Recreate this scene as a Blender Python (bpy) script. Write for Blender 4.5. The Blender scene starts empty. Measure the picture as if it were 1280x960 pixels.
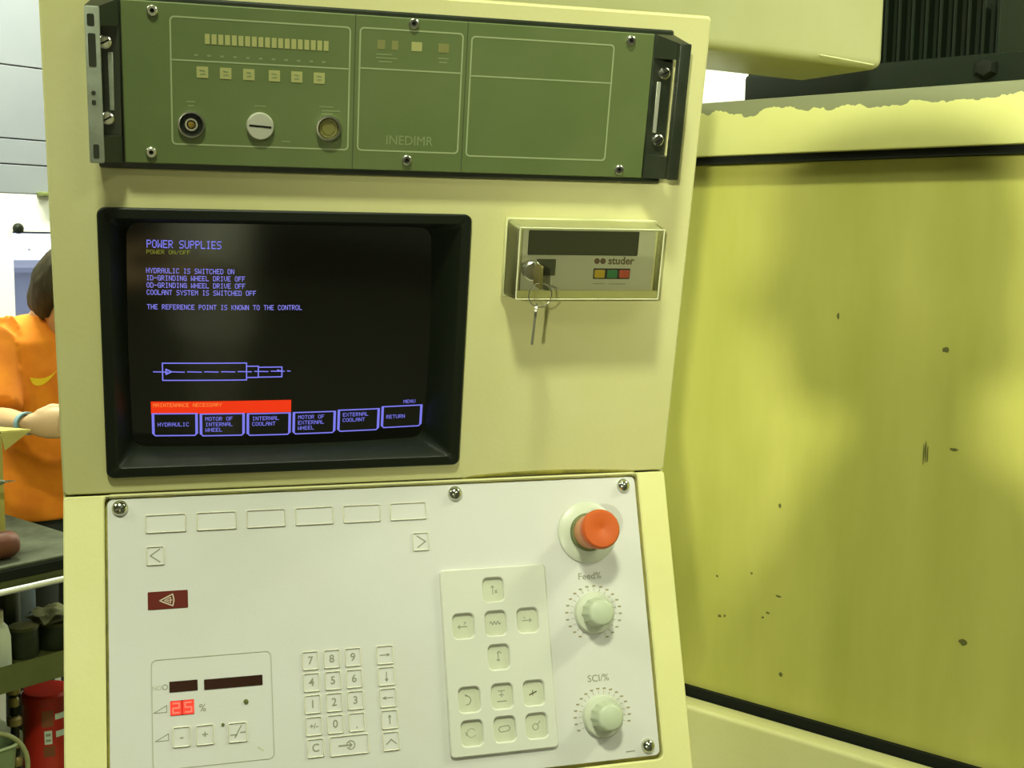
import bpy, bmesh, math, random
from mathutils import Matrix, Vector, noise as mnoise
from mathutils.geometry import tessellate_polygon
random.seed(7)
SC = bpy.context.scene
COL = SC.collection
pi, sin, cos, rad = math.pi, math.sin, math.cos, math.radians

# ------------------------------------------------------------------ camera
FOLD = 1.45                                   # height of the crease between screen face and key face
cam_d = bpy.data.cameras.new('camera')
cam = bpy.data.objects.new('camera', cam_d)
COL.objects.link(cam)
cam_d.sensor_width = 36.0
cam_d.lens = 1482.15 / 1280 * 36.0
cam_d.clip_start = 0.02
fw = Vector((0.27547616, 0.95402296, -0.11812314))
up = Vector((0.02000975, 0.11716029, 0.99291141))
rt = fw.cross(up).normalized()
up = rt.cross(fw).normalized()
cam.matrix_world = Matrix(((rt.x, up.x, -fw.x, -0.16236), (rt.y, up.y, -fw.y, -1.03285),
                           (rt.z, up.z, -fw.z, FOLD + 0.21443), (0, 0, 0, 1)))
SC.camera = cam

# ------------------------------------------------------------------ world, exposure
SC.view_settings.view_transform = 'Standard'
SC.view_settings.look = 'None'
SC.view_settings.gamma = 1.0
SC.view_settings.use_curve_mapping = False
SC.view_settings.exposure = 0.0
world = bpy.data.worlds.new('daylight')
SC.world = world
world.use_nodes = True
world.node_tree.nodes['Background'].inputs[0].default_value = (0.92, 0.96, 1.0, 1)
world.node_tree.nodes['Background'].inputs[1].default_value = 2.2

# room frame: x runs along the bench front, y towards the far wall
ROOM = Matrix.Rotation(math.atan2(0.563, 0.826), 4, 'Z')

# ceiling lamps: (x, y, z, watts, length, width, rotation about z)
LAMP_COL = (0.92, 1.0, 0.72)
LAMPS = [  # world coordinates
    (-0.40, -1.60, 3.86, 92, 0.34, 0.30, 0.0),
    (2.85, -0.55, 3.86, 110, 1.25, 0.30, 0.6),
    (-2.60, -0.60, 3.86, 45, 1.25, 0.30, 0.6),
    (-2.40, 2.40, 3.86, 60, 1.25, 0.30, 0.6),
    (-0.70, 3.30, 3.86, 190, 1.25, 0.30, 0.6),
    (1.10, -3.60, 3.86, 35, 1.25, 0.30, 0.6),
    (2.60, 4.30, 3.86, 130, 1.25, 0.30, 0.6),
]
# added, unseen work lamp that lights the guard: world position, aim, watts, beam angle
FLOOD = ((-3.04, -6.85, 2.15), (0.80, 0.05, 1.78), 3.1, 13)

# ------------------------------------------------------------------ materials
MATS = {}
def mat(name, col, rough=0.5, metal=0.0, var=0.0, col2=None, scale=8.0, bump=0.0, bscale=60.0,
        emit=None, estr=1.0, spec=0.5, alpha=None, trans=0.0, coat=0.0, detail=4.0, lo=0.35, hi=0.7, stretch=None):
    if name in MATS: return MATS[name]
    m = bpy.data.materials.new(name); MATS[name] = m
    m.use_nodes = True
    nt = m.node_tree; b = nt.nodes['Principled BSDF']
    b.inputs['Base Color'].default_value = (*col, 1)
    b.inputs['Roughness'].default_value = rough
    b.inputs['Metallic'].default_value = metal
    b.inputs['Specular IOR Level'].default_value = spec
    b.inputs['Transmission Weight'].default_value = trans
    b.inputs['Coat Weight'].default_value = coat
    tc = nt.nodes.new('ShaderNodeTexCoord')
    src = tc.outputs['Object']
    if stretch:
        mp = nt.nodes.new('ShaderNodeMapping'); mp.inputs['Scale'].default_value = stretch
        nt.links.new(src, mp.inputs[0]); src = mp.outputs[0]
    if col2 is not None:
        n = nt.nodes.new('ShaderNodeTexNoise'); n.inputs['Scale'].default_value = scale
        n.inputs['Detail'].default_value = detail; n.inputs['Roughness'].default_value = 0.6
        nt.links.new(src, n.inputs['Vector'])
        r = nt.nodes.new('ShaderNodeMapRange'); r.inputs[1].default_value = lo; r.inputs[2].default_value = hi
        nt.links.new(n.outputs['Fac'], r.inputs[0])
        mx = nt.nodes.new('ShaderNodeMix'); mx.data_type = 'RGBA'
        mx.inputs['A'].default_value = (*col, 1); mx.inputs['B'].default_value = (*col2, 1)
        nt.links.new(r.outputs[0], mx.inputs['Factor'])
        nt.links.new(mx.outputs['Result'], b.inputs['Base Color'])
    if bump:
        n2 = nt.nodes.new('ShaderNodeTexNoise'); n2.inputs['Scale'].default_value = bscale
        n2.inputs['Detail'].default_value = 3
        nt.links.new(src, n2.inputs['Vector'])
        bp = nt.nodes.new('ShaderNodeBump'); bp.inputs['Strength'].default_value = bump
        bp.inputs['Distance'].default_value = 0.002
        nt.links.new(n2.outputs['Fac'], bp.inputs['Height'])
        nt.links.new(bp.outputs[0], b.inputs['Normal'])
    if emit:
        b.inputs['Emission Color'].default_value = (*emit, 1)
        b.inputs['Emission Strength'].default_value = estr
    return m

CREAM = mat('cream_enamel', (0.67, 0.64, 0.32), 0.42, col2=(0.62, 0.59, 0.25), scale=5.0, bump=0.08, bscale=220)
CREAM_WALL = mat('machine_enamel', (0.54, 0.515, 0.125), 0.45, col2=(0.43, 0.425, 0.08), scale=4.5, bump=0.05, bscale=120, stretch=(1, 2.2, 0.5))
CREAM_BOX = mat('pale_enamel', (0.50, 0.50, 0.27), 0.4, col2=(0.45, 0.45, 0.21), scale=4)
PLATE = mat('panel_foil', (0.58, 0.565, 0.545), 0.42, col2=(0.555, 0.545, 0.50), scale=7, bump=0.05, bscale=600)
PLATE_BLOCK = mat('panel_foil_raised', (0.57, 0.565, 0.49), 0.36, bump=0.05, bscale=600)
KEYRIM = mat('embossed_rim', (0.62, 0.60, 0.47), 0.16, spec=0.9)
KEYFACE = mat('key_foil', (0.59, 0.575, 0.545), 0.4)
KEYREC = mat('key_recessed', (0.52, 0.53, 0.40), 0.35)
PRINT = mat('grey_print', (0.24, 0.24, 0.17), 0.6)
PRINT_DK = mat('dark_print', (0.10, 0.08, 0.04), 0.6)
BLACK = mat('black_plastic', (0.006, 0.009, 0.004), 0.45, bump=0.15, bscale=900, spec=0.3)
BLACK_MATT = mat('black_matt', (0.008, 0.010, 0.006), 0.8, spec=0.2)
GLASS_CRT = mat('tube_glass', (0.004, 0.004, 0.002), 0.13, spec=1.0)
RACKPAINT = mat('rack_grey_green', (0.112, 0.148, 0.046), 0.5, col2=(0.095, 0.132, 0.036), scale=12, bump=0.06, bscale=700)
RACKLINE = mat('rack_line', (0.29, 0.34, 0.17), 0.5)
RACKMARK = mat('rack_pale_mark', (0.34, 0.34, 0.12), 0.5)
RACKTXT = mat('rack_text', (0.19, 0.24, 0.10), 0.5)
RACKBLACK = mat('rack_black', (0.016, 0.022, 0.012), 0.32, col2=(0.03, 0.035, 0.02), scale=30)
RACKWORN = mat('rack_worn_metal', (0.36, 0.39, 0.31), 0.4, metal=0.2, col2=(0.24, 0.27, 0.20), scale=60)
STEEL = mat('dull_steel', (0.55, 0.55, 0.46), 0.28, metal=1.0)
STEEL_W = mat('pale_steel', (0.62, 0.62, 0.50), 0.4, metal=0.6)
CHROME = mat('chrome', (0.60, 0.61, 0.52), 0.14, metal=1.0)
BRASS = mat('brass', (0.35, 0.25, 0.05), 0.35, metal=0.8)
RED_BTN = mat('red_orange_plastic', (0.52, 0.092, 0.010), 0.42, col2=(0.47, 0.08, 0.009), scale=60)
RED_SIDE = mat('faded_red_plastic', (0.62, 0.24, 0.10), 0.4)
KNOB = mat('grey_green_plastic', (0.42, 0.46, 0.33), 0.35)
KNOB2 = mat('grey_green_skirt', (0.50, 0.52, 0.41), 0.35)
DARKRED = mat('dark_red_foil', (0.115, 0.012, 0.006), 0.3)
DISPLAY = mat('dark_display', (0.030, 0.010, 0.006), 0.2)
LEDRED = mat('led_red', (0.5, 0.02, 0.01), 0.3, emit=(1.0, 0.035, 0.02), estr=1.3)
LEDRED2 = mat('led_segment', (0.5, 0.02, 0.01), 0.3, emit=(1.0, 0.16, 0.10), estr=1.35)
SCR_BLUE = mat('screen_blue', (0, 0, 0), 0.5, emit=(0.21, 0.21, 0.86), estr=1.0)
SCR_BLUE2 = mat('screen_blue_text', (0, 0, 0), 0.5, emit=(0.26, 0.25, 0.90), estr=1.0)
SCR_YEL = mat('screen_yellow', (0, 0, 0), 0.5, emit=(0.20, 0.22, 0.02), estr=1.0)
SCR_RED = mat('screen_red', (0, 0, 0), 0.5, emit=(0.86, 0.035, 0.004), estr=1.0)
SCR_ORG = mat('screen_orange', (0, 0, 0), 0.5, emit=(0.95, 0.28, 0.05), estr=1.0)
METERBODY = mat('meter_case', (0.60, 0.60, 0.30), 0.4)
METERFACE = mat('meter_face', (0.46, 0.46, 0.33), 0.5)
BTN_Y = mat('button_yellow', (0.50, 0.33, 0.01), 0.4)
BTN_G = mat('button_green', (0.02, 0.17, 0.05), 0.4)
BTN_R = mat('button_red', (0.45, 0.06, 0.02), 0.4)
STAIN = mat('old_sealant', (0.30, 0.27, 0.03), 0.7, col2=(0.14, 0.13, 0.02), scale=60)

def clear_plastic():
    m = bpy.data.materials.new('clear_acrylic'); m.use_nodes = True
    nt = m.node_tree; nt.nodes.remove(nt.nodes['Principled BSDF'])
    t = nt.nodes.new('ShaderNodeBsdfTransparent'); t.inputs[0].default_value = (0.97, 0.97, 0.92, 1)
    g = nt.nodes.new('ShaderNodeBsdfGlossy'); g.inputs['Roughness'].default_value = 0.12
    g.inputs[0].default_value = (0.9, 0.9, 0.8, 1)
    d = nt.nodes.new('ShaderNodeBsdfDiffuse'); d.inputs[0].default_value = (0.7, 0.7, 0.45, 1)
    f = nt.nodes.new('ShaderNodeFresnel'); f.inputs[0].default_value = 1.45
    a = nt.nodes.new('ShaderNodeMixShader'); b = nt.nodes.new('ShaderNodeMixShader')
    nt.links.new(f.outputs[0], a.inputs[0]); nt.links.new(t.outputs[0], a.inputs[1]); nt.links.new(g.outputs[0], a.inputs[2])
    b.inputs[0].default_value = 0.015
    nt.links.new(a.outputs[0], b.inputs[1]); nt.links.new(d.outputs[0], b.inputs[2])
    nt.links.new(b.outputs[0], nt.nodes['Material Output'].inputs[0])
    return m
ACRYLIC = clear_plastic()
FROST = bpy.data.materials.new('frosted_acrylic'); FROST.use_nodes = True
nt = FROST.node_tree; nt.nodes.remove(nt.nodes['Principled BSDF'])
t_ = nt.nodes.new('ShaderNodeBsdfTransparent'); d_ = nt.nodes.new('ShaderNodeBsdfDiffuse'); l_ = nt.nodes.new('ShaderNodeBsdfTranslucent')
d_.inputs[0].default_value = (0.72, 0.71, 0.45, 1); l_.inputs[0].default_value = (0.72, 0.71, 0.45, 1)
a_ = nt.nodes.new('ShaderNodeMixShader'); b_ = nt.nodes.new('ShaderNodeMixShader'); a_.inputs[0].default_value = 0.4; b_.inputs[0].default_value = 0.55
nt.links.new(d_.outputs[0], a_.inputs[1]); nt.links.new(l_.outputs[0], a_.inputs[2])
nt.links.new(t_.outputs[0], b_.inputs[1]); nt.links.new(a_.outputs[0], b_.inputs[2]); nt.links.new(b_.outputs[0], nt.nodes['Material Output'].inputs[0])

# ------------------------------------------------------------------ mesh helpers
class MB:
    """collects vertices and faces of one mesh"""
    def __init__(s): s.v = []; s.f = []
    def add(s, vs, fs, M=None):
        o = len(s.v)
        s.v += [tuple(M @ Vector(p)) if M else tuple(p) for p in vs]
        s.f += [tuple(i + o for i in f) for f in fs]
        return s
    def box(s, x0, x1, y0, y1, z0, z1, M=None):
        vs = [(x, y, z) for z in (z0, z1) for y in (y0, y1) for x in (x0, x1)]
        return s.add(vs, [(0, 2, 3, 1), (4, 5, 7, 6), (0, 1, 5, 4), (2, 6, 7, 3), (0, 4, 6, 2), (1, 3, 7, 5)], M)
    def bbox(s, x0, x1, y0, y1, z0, z1, c, seg=2, M=None):
        bm = bmesh.new()
        r = bmesh.ops.create_cube(bm, size=1.0)
        for v in bm.verts:
            v.co = ((x0 + x1) / 2 + v.co.x * (x1 - x0), (y0 + y1) / 2 + v.co.y * (y1 - y0), (z0 + z1) / 2 + v.co.z * (z1 - z0))
        bmesh.ops.bevel(bm, geom=list(bm.edges), offset=c, segments=seg, profile=0.5, affect='EDGES')
        return s.bm(bm, M)
    def bm(s, bm, M=None):
        bm.verts.index_update()
        s.add([v.co.copy() for v in bm.verts], [[v.index for v in f.verts] for f in bm.faces], M)
        bm.free(); return s
    def prism(s, loops, z0, z1, c=0.0, M=None):
        """loops: outer then holes, as functions of an inset t returning 2D points"""
        mid = [l(0.0) for l in loops]
        top = [l(c if i == 0 else -c) for i, l in enumerate(loops)] if c else mid
        off = 0
        vs, fs = [], []
        tri_top = tessellate_polygon([[Vector((p[0], p[1], 0)) for p in l] for l in top])
        n = sum(len(l) for l in mid)
        levels = [(mid, z0), (mid, z1 - c), (top, z1)] if c else [(mid, z0), (mid, z1)]
        for ls, z in levels:
            for l in ls: vs += [(p[0], p[1], z) for p in l]
        L = len(levels)
        flat = [p for l in top for p in l]
        for t in tri_top:
            a, b, d = t
            pa, pb, pc = flat[a], flat[b], flat[d]
            ar = (pb[0] - pa[0]) * (pc[1] - pa[1]) - (pb[1] - pa[1]) * (pc[0] - pa[0])
            if abs(ar) < 1e-14: continue
            if ar < 0: a, b, d = a, d, b
            fs.append(tuple(i + n * (L - 1) for i in (a, b, d)))
            fs.append((a, d, b))
        st = 0
        for li, l in enumerate(mid):
            k = len(l)
            for lv in range(L - 1):
                for i in range(k):
                    j = (i + 1) % k
                    q = (st + i + n * lv, st + j + n * lv, st + j + n * (lv + 1), st + i + n * (lv + 1))
                    fs.append(q if li == 0 else q[::-1])
            st += k
        return s.add(vs, fs, M)
    def lathe(s, prof, seg=24, M=None):
        """prof: (r, z) from bottom to top; ends closed when r == 0"""
        vs, fs, rings = [], [], []
        for r, z in prof:
            if r <= 1e-9: rings.append([len(vs)]); vs.append((0, 0, z))
            else:
                rings.append(list(range(len(vs), len(vs) + seg)))
                vs += [(r * cos(2 * pi * i / seg), r * sin(2 * pi * i / seg), z) for i in range(seg)]
        for a, b in zip(rings, rings[1:]):
            for i in range(seg):
                j = (i + 1) % seg
                if len(a) == 1 and len(b) == 1: continue
                if len(a) == 1: fs.append((a[0], b[j], b[i])[::-1])
                elif len(b) == 1: fs.append((a[i], a[j], b[0]))
                else: fs.append((a[i], a[j], b[j], b[i]))
        return s.add(vs, fs, M)
    def tube(s, pts, r, seg=10, closed=False, M=None, flat=1.0):
        pts = [Vector(p) for p in pts]; n = len(pts)
        rs = r if isinstance(r, (list, tuple)) else [r] * n
        vs, fs = [], []
        prev = None
        for i, p in enumerate(pts):
            if closed: t = pts[(i + 1) % n] - pts[i - 1]
            else: t = pts[min(i + 1, n - 1)] - pts[max(i - 1, 0)]
            t.normalize()
            if prev is None:
                a = Vector((0, 0, 1)) if abs(t.z) < 0.9 else Vector((1, 0, 0))
                u = t.cross(a).normalized()
            else: u = (prev - t * prev.dot(t)).normalized()
            prev = u; w = t.cross(u)
            for k in range(seg):
                an = 2 * pi * k / seg
                vs.append(p + u * (rs[i] * cos(an)) + w * (rs[i] * flat * sin(an)))
        for i in range(n if closed else n - 1):
            for k in range(seg):
                a, b = i * seg + k, i * seg + (k + 1) % seg
                j = (i + 1) % n
                fs.append((a, b, j * seg + (k + 1) % seg, j * seg + k))
        if not closed:
            fs.append(tuple(range(seg))[::-1]); fs.append(tuple((n - 1) * seg + k for k in range(seg)))
        return s.add(vs, fs, M)
    def loft(s, rings, M=None, cap=True):
        k = len(rings[0]); vs = [p for r in rings for p in r]; fs = []
        for i in range(len(rings) - 1):
            for j in range(k):
                fs.append((i * k + j, i * k + (j + 1) % k, (i + 1) * k + (j + 1) % k, (i + 1) * k + j))
        if cap:
            fs.append(tuple(range(k))[::-1]); fs.append(tuple((len(rings) - 1) * k + j for j in range(k)))
        return s.add(vs, fs, M)

def rr(x0, x1, y0, y1, r=0.0, seg=5):
    """rounded rectangle as a function of an inset"""
    def f(t=0.0):
        a, b, c, d = x0 + t, x1 - t, y0 + t, y1 - t
        q = max(r - t, 0.0) if r else 0.0
        if r and q < 1e-5: q = 1e-5
        if not r: return [(a, c), (b, c), (b, d), (a, d)]
        out = []
        for cx, cy, s0 in ((b - q, c + q, -90), (b - q, d - q, 0), (a + q, d - q, 90), (a + q, c + q, 180)):
            for i in range(seg + 1):
                an = rad(s0 + 90 * i / seg); out.append((cx + q * cos(an), cy + q * sin(an)))
        return out
    return f
def circ(cx, cy, r, n=28):
    return lambda t=0.0: [(cx + (r - t) * cos(2 * pi * i / n), cy + (r - t) * sin(2 * pi * i / n)) for i in range(n)]

ORG = {}
def link(name, me, material, parent=None, smooth=40):
    o = bpy.data.objects.new(name, me); COL.objects.link(o)
    if material: me.materials.append(material)
    if smooth:
        for p in me.polygons: p.use_smooth = True
        me.set_sharp_from_angle(angle=rad(smooth))
    if parent is not None: o.parent = parent
    return o
def part(name, mb, material, parent=None, label=None, smooth=40, org=None):
    """one mesh object; its coordinates are given in the frame of its thing"""
    og = ORG.get(parent.name, Vector()) if parent is not None else (Vector(org) if org else Vector())
    me = bpy.data.meshes.new(name)
    me.from_pydata([tuple(Vector(p) - og) for p in mb.v], [], mb.f)
    me.update()
    o = link(name, me, material, parent, smooth)
    ORG[o.name] = og
    if parent is None and org: o.location = org
    if label: o['label'] = label
    return o
def thing(name, label, cat, frame=None, org=(0, 0, 0), group=None):
    o = bpy.data.objects.new(name, None); COL.objects.link(o)
    o.empty_display_size = 0.05
    o.matrix_world = (frame or Matrix()) @ Matrix.Translation(org)
    ORG[o.name] = Vector(org)
    o['label'] = label; o['category'] = cat
    if group: o['group'] = group
    return o
def structure(name, mb, material, frame=None, smooth=40):
    o = part(name, mb, material, None, smooth=smooth)
    if frame: o.matrix_world = frame
    o['kind'] = 'structure'
    return o

def text_mb(body, size, x, y, z, align='CENTER', M=None, ex=0.00012, bold=0.0, sx=1.0):
    c = bpy.data.curves.new('lettering', 'FONT')
    c.body = body; c.size = size; c.align_x = align; c.align_y = 'CENTER'; c.extrude = ex; c.offset = bold
    c.resolution_u = 3
    o = bpy.data.objects.new('lettering', c); COL.objects.link(o)
    bpy.context.view_layer.update()
    me = o.evaluated_get(bpy.context.evaluated_depsgraph_get()).to_mesh()
    mb = MB()
    T = Matrix.Translation((x, y, z)) @ (M or Matrix())
    mb.add([(v.co.x * sx, v.co.y, v.co.z) for v in me.vertices], [tuple(p.vertices) for p in me.polygons], T)
    bpy.data.objects.remove(o); bpy.data.curves.remove(c)
    return mb
def stroke(mb, pts, w, z, h=0.00015):
    """flat printed line through 2D points"""
    for (x0, y0), (x1, y1) in zip(pts, pts[1:]):
        d = Vector((x1 - x0, y1 - y0)); L = d.length
        if L < 1e-9: continue
        d /= L; n = Vector((-d.y, d.x)) * (w / 2); e = d * (w / 2) * 0.6
        q = [(x0 - e.x + n.x, y0 - e.y + n.y), (x0 - e.x - n.x, y0 - e.y - n.y), (x1 + e.x - n.x, y1 + e.y - n.y), (x1 + e.x + n.x, y1 + e.y + n.y)]
        mb.add([(a, b, z) for a, b in q] + [(a, b, z + h) for a, b in q], [(4, 5, 6, 7), (0, 1, 5, 4), (1, 2, 6, 5), (2, 3, 7, 6), (3, 0, 4, 7)])
    return mb
def arc(cx, cy, r, a0, a1, n=14):
    return [(cx + r * cos(rad(a0 + (a1 - a0) * i / n)), cy + r * sin(rad(a0 + (a1 - a0) * i / n))) for i in range(n + 1)]

# ------------------------------------------------------------------ room shell
RX0, RX1, RY0, RY1, RH = -7.6, 5.6, -7.6, 4.0, 4.0
FLOORM = mat('concrete_floor', (0.09, 0.085, 0.06), 0.5, col2=(0.06, 0.058, 0.04), scale=1.5)
CEILM = mat('ceiling_white', (0.40, 0.40, 0.34), 0.8)
WHITEW = mat('white_wall', (0.86, 0.86, 0.84), 0.7)
GREYW = mat('grey_wall_sheet', (0.24, 0.25, 0.29), 0.6, col2=(0.20, 0.21, 0.27), scale=1.2)
DIMW = mat('beige_wall', (0.26, 0.26, 0.20), 0.8)
structure('floor', MB().box(RX0, RX1, RY0, RY1, -0.1, 0), FLOORM, ROOM)
structure('ceiling', MB().box(RX0, RX1, RY0, RY1, RH, RH + 0.1), CEILM, ROOM)
structure('wall_front', MB().box(RX0, RX1, RY0 - 0.12, RY0, 0, RH), DIMW, ROOM)
structure('wall_left', MB().box(RX0 - 0.12, RX0, RY0, RY1, 0, RH), DIMW, ROOM)
structure('wall_right', MB().box(RX1, RX1 + 0.12, RY0, RY1, 0, RH), WHITEW, ROOM)
# far wall with a window opening; the upper part is clad with grey sheets
WX0, WX1, WZ0, WZ1 = 1.775, 3.2, 0.95, 1.685
wb = MB()
wb.box(RX0, WX0, RY1, RY1 + 0.14, 0, 1.84); wb.box(WX1, RX1, RY1, RY1 + 0.14, 0, 1.84)
wb.box(WX0, WX1, RY1, RY1 + 0.14, 0, WZ0); wb.box(WX0, WX1, RY1, RY1 + 0.14, WZ1, 1.84)
wb.box(RX0, RX1, RY1 + 0.03, RY1 + 0.14, 1.84, RH)
wall_back = structure('wall_back', wb, WHITEW, ROOM)
zz = [1.840, 1.960, 2.064, 2.36, 2.72, 3.1, 3.5, 4.0]
for z0, z1 in zip(zz, zz[1:]):
    for k in range(5):
        x0 = RX0 + k * (RX1 - RX0) / 5; x1 = RX0 + (k + 1) * (RX1 - RX0) / 5
        part('panel', MB().bbox(x0 + 0.002, x1 - 0.002, RY1, RY1 + 0.03, z0 + 0.0025, z1 - 0.0025, 0.002, 1), GREYW, wall_back)
win = structure('window_1', MB().prism([rr(WX0, WX1, WZ0, WZ1), rr(WX0 + 0.008, WX1 - 0.02, WZ0 + 0.02, WZ1 - 0.008)], -0.03, 0.0, M=Matrix(((1, 0, 0, 0), (0, 0, -1, RY1 + 0.02), (0, 1, 0, 0), (0, 0, 0, 1)))),
                mat('window_frame_dark', (0.16, 0.18, 0.32), 0.4), ROOM)
gm = bpy.data.materials.new('window_glass'); gm.use_nodes = True
nt = gm.node_tree; nt.nodes.remove(nt.nodes['Principled BSDF'])
t_ = nt.nodes.new('ShaderNodeBsdfTransparent'); t_.inputs[0].default_value = (0.90, 0.93, 1.0, 1)
g_ = nt.nodes.new('ShaderNodeBsdfGlossy'); g_.inputs['Roughness'].default_value = 0.02
f_ = nt.nodes.new('ShaderNodeFresnel'); m_ = nt.nodes.new('ShaderNodeMixShader')
nt.links.new(f_.outputs[0], m_.inputs[0]); nt.links.new(t_.outputs[0], m_.inputs[1]); nt.links.new(g_.outputs[0], m_.inputs[2])
nt.links.new(m_.outputs[0], nt.nodes['Material Output'].inputs[0])
part('pane', MB().box(WX0 + 0.008, WX1 - 0.02, RY1 + 0.032, RY1 + 0.036, WZ0 + 0.02, WZ1 - 0.008), gm, win)
part('glazing_bar', MB().box(WX0 + 0.09, WX1 - 0.02, RY1 + 0.022, RY1 + 0.048, 1.604, 1.614), WHITEW, win)
part('corner_catch', MB().lathe([(0, 0), (0.022, 0), (0.022, 0.012), (0.012, 0.024), (0, 0.026)], 16,
     Matrix.Translation((WX0 + 0.022, RY1 - 0.001, WZ1 + 0.012)) @ Matrix.Rotation(pi / 2, 4, 'X')), BLACK, win)
# the building across the yard, seen through the panes
ob = part('facing_building', MB().box(-2, 9, 9, 12, -1, 1.36).box(-2, 9, 8.9, 12.1, 1.36, 1.40), mat('blue_grey_cladding', (0.125, 0.135, 0.185), 0.7, col2=(0.08, 0.09, 0.115), scale=0.8), None)
ob.matrix_world = ROOM
ob['label'] = 'long blue-grey flat-roofed building outside the window'; ob['category'] = 'building'
# dark bracket under the grey sheets
br = part('wall_bracket', MB().bbox(1.885, 1.96, RY1 - 0.05, RY1, 1.832, 1.852, 0.006), mat('bracket_olive', (0.16, 0.19, 0.06), 0.6), wall_back)

# ------------------------------------------------------------------ ceiling lamps
TUBE = mat('lamp_tube', (0.9, 0.9, 0.85), 0.5, emit=LAMP_COL, estr=3.0)
LAMPM = mat('lamp_housing', (0.75, 0.75, 0.70), 0.4)
for x, y, z, w, ln, wd, rz in LAMPS:
    M = Matrix.Translation((x, y, 0)) @ Matrix.Rotation(rz, 4, 'Z')
    t = thing('fluorescent_lamp', 'long white fluorescent lamp hanging below the hall ceiling' if ln > 1 else 'short square ceiling lamp above the cabinet front', 'lamp', M, (0, 0, z), 'hall ceiling lamps' if ln > 1 else None)
    part('housing', MB().bbox(-ln / 2 - 0.04, ln / 2 + 0.04, -wd / 2 - 0.02, wd / 2 + 0.02, z + 0.02, z + 0.09, 0.01), LAMPM, t)
    for sx in (-ln * 0.31, ln * 0.31): part('stem', MB().box(sx - 0.01, sx + 0.01, -0.01, 0.01, z + 0.088, 4.0), LAMPM, t)
    for sx in (-1, 1):
        part('tube', MB().tube([(-ln / 2, sx * 0.07, z + 0.008), (ln / 2, sx * 0.07, z + 0.008)], 0.013, 10), TUBE, t)
    ld = bpy.data.lights.new('lamp_light', 'AREA'); ld.shape = 'RECTANGLE'; ld.size = ln; ld.size_y = wd
    ld.energy = w; ld.color = LAMP_COL
    lo = bpy.data.objects.new('lamp_light', ld); COL.objects.link(lo); lo.parent = t
    lo.location = (0, 0, -0.012)

fp, fa = Vector(FLOOD[0]), Vector(FLOOD[1])
FM = Matrix.Translation(fp) @ (fp - fa).to_track_quat('Z', 'Y').to_matrix().to_4x4()       # -z looks along the beam
ft = thing('added_flood_lamp', 'added unseen work lamp on a post behind the camera, aimed at the machine', 'lamp', FM)
part('housing', MB().bbox(-0.16, 0.16, -0.11, 0.11, 0.012, 0.12, 0.012), BLACK_MATT, ft)
part('lens', MB().box(-0.14, 0.14, -0.09, 0.09, 0.006, 0.012), mat('flood_lens', (0.9, 0.9, 0.85), 0.5, emit=(1.0, 1.0, 0.80), estr=6.0), ft)
part('post', MB().tube([FM.inverted() @ Vector((fp.x - 0.02, fp.y - 0.12, 0.0)), FM.inverted() @ Vector((fp.x - 0.02, fp.y - 0.12, fp.z + 0.05))], 0.02, 10), BLACK_MATT, ft)
fl_ = bpy.data.lights.new('flood_light', 'AREA'); fl_.shape = 'RECTANGLE'; fl_.size = 0.22; fl_.size_y = 0.16
fl_.energy = FLOOD[2]; fl_.color = (0.97, 1.0, 0.74); fl_.spread = rad(FLOOD[3])
flo = bpy.data.objects.new('flood_light', fl_); COL.objects.link(flo); flo.parent = ft

# ------------------------------------------------------------------ console frames
AL, BE = 0.18143444, 0.3168625
def frame(xa, ya, za, o):
    return Matrix(((xa[0], ya[0], za[0], o[0]), (xa[1], ya[1], za[1], o[1]), (xa[2], ya[2], za[2], o[2]), (0, 0, 0, 1)))
MU = frame((1, 0, 0), (0, -sin(AL), cos(AL)), (0, -cos(AL), -sin(AL)), (0, 0, FOLD))      # screen face: x, up, out
ML = frame((1, 0, 0), (0, sin(BE), cos(BE)), (0, -cos(BE), sin(BE)), (0, 0, FOLD))        # key face: x, up (negative = down), out
CX0, CX1 = -0.2513, 0.2883
VT, DB = 0.4155, 0.40

con = thing('control_cabinet', 'tall cream painted machine control cabinet with a kinked front face', 'cabinet', None, (0.0185, 0.06, 0))
def yz(Mf, v, n=0.0):
    p = Mf @ Vector((0, v, n)); return (p.y, p.z)
tN = -0.004
prof = [yz(MU, VT, tN), yz(MU, 0.0, tN), yz(ML, -DB, tN), (-0.04, FOLD - 0.44), (-0.04, 0.06), (0.15, 0.06), (0.15, yz(MU, VT)[1] + 0.004)]
n = len(prof)
hb = MB()
for x in (CX0 + 0.001, CX1 - 0.001): hb.v += [(x, y, z) for y, z in prof]
for i in range(n):
    j = (i + 1) % n
    if i in (0, 1): continue                        # open front, closed by the two face plates
    hb.f.append((i, j, n + j, n + i))
hb.f.append(tuple(range(n))); hb.f.append(tuple(range(n, 2 * n))[::-1])
hs = part('housing', hb, CREAM, con)
so = hs.modifiers.new('sheet', 'SOLIDIFY'); so.thickness = 0.002; so.offset = 0
part('plinth', MB().box(CX0 + 0.03, CX1 - 0.03, -0.02, 0.13, 0.0, 0.06), BLACK_MATT, con)
def place(o, M):                                     # a child modelled in a face frame
    o.matrix_parent_inverse = Matrix(); o.matrix_local = Matrix.Translation(-Vector((0.0185, 0.06, 0))) @ M
def cpart(name, mb, m, M, label=None):
    me = bpy.data.meshes.new(name); me.from_pydata([tuple(p) for p in mb.v], [], mb.f); me.update()
    o = link(name, me, m, con); place(o, M)
    if label: o['label'] = label
    return o
cpart('screen_face_plate', MB().prism([rr(CX0, CX1, 0.0005, VT, 0.004, 3), rr(-0.2125, 0.0815, 0.0195, 0.2390, 0.006)], -0.005, 0.0, 0.0016), CREAM, MU)
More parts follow.
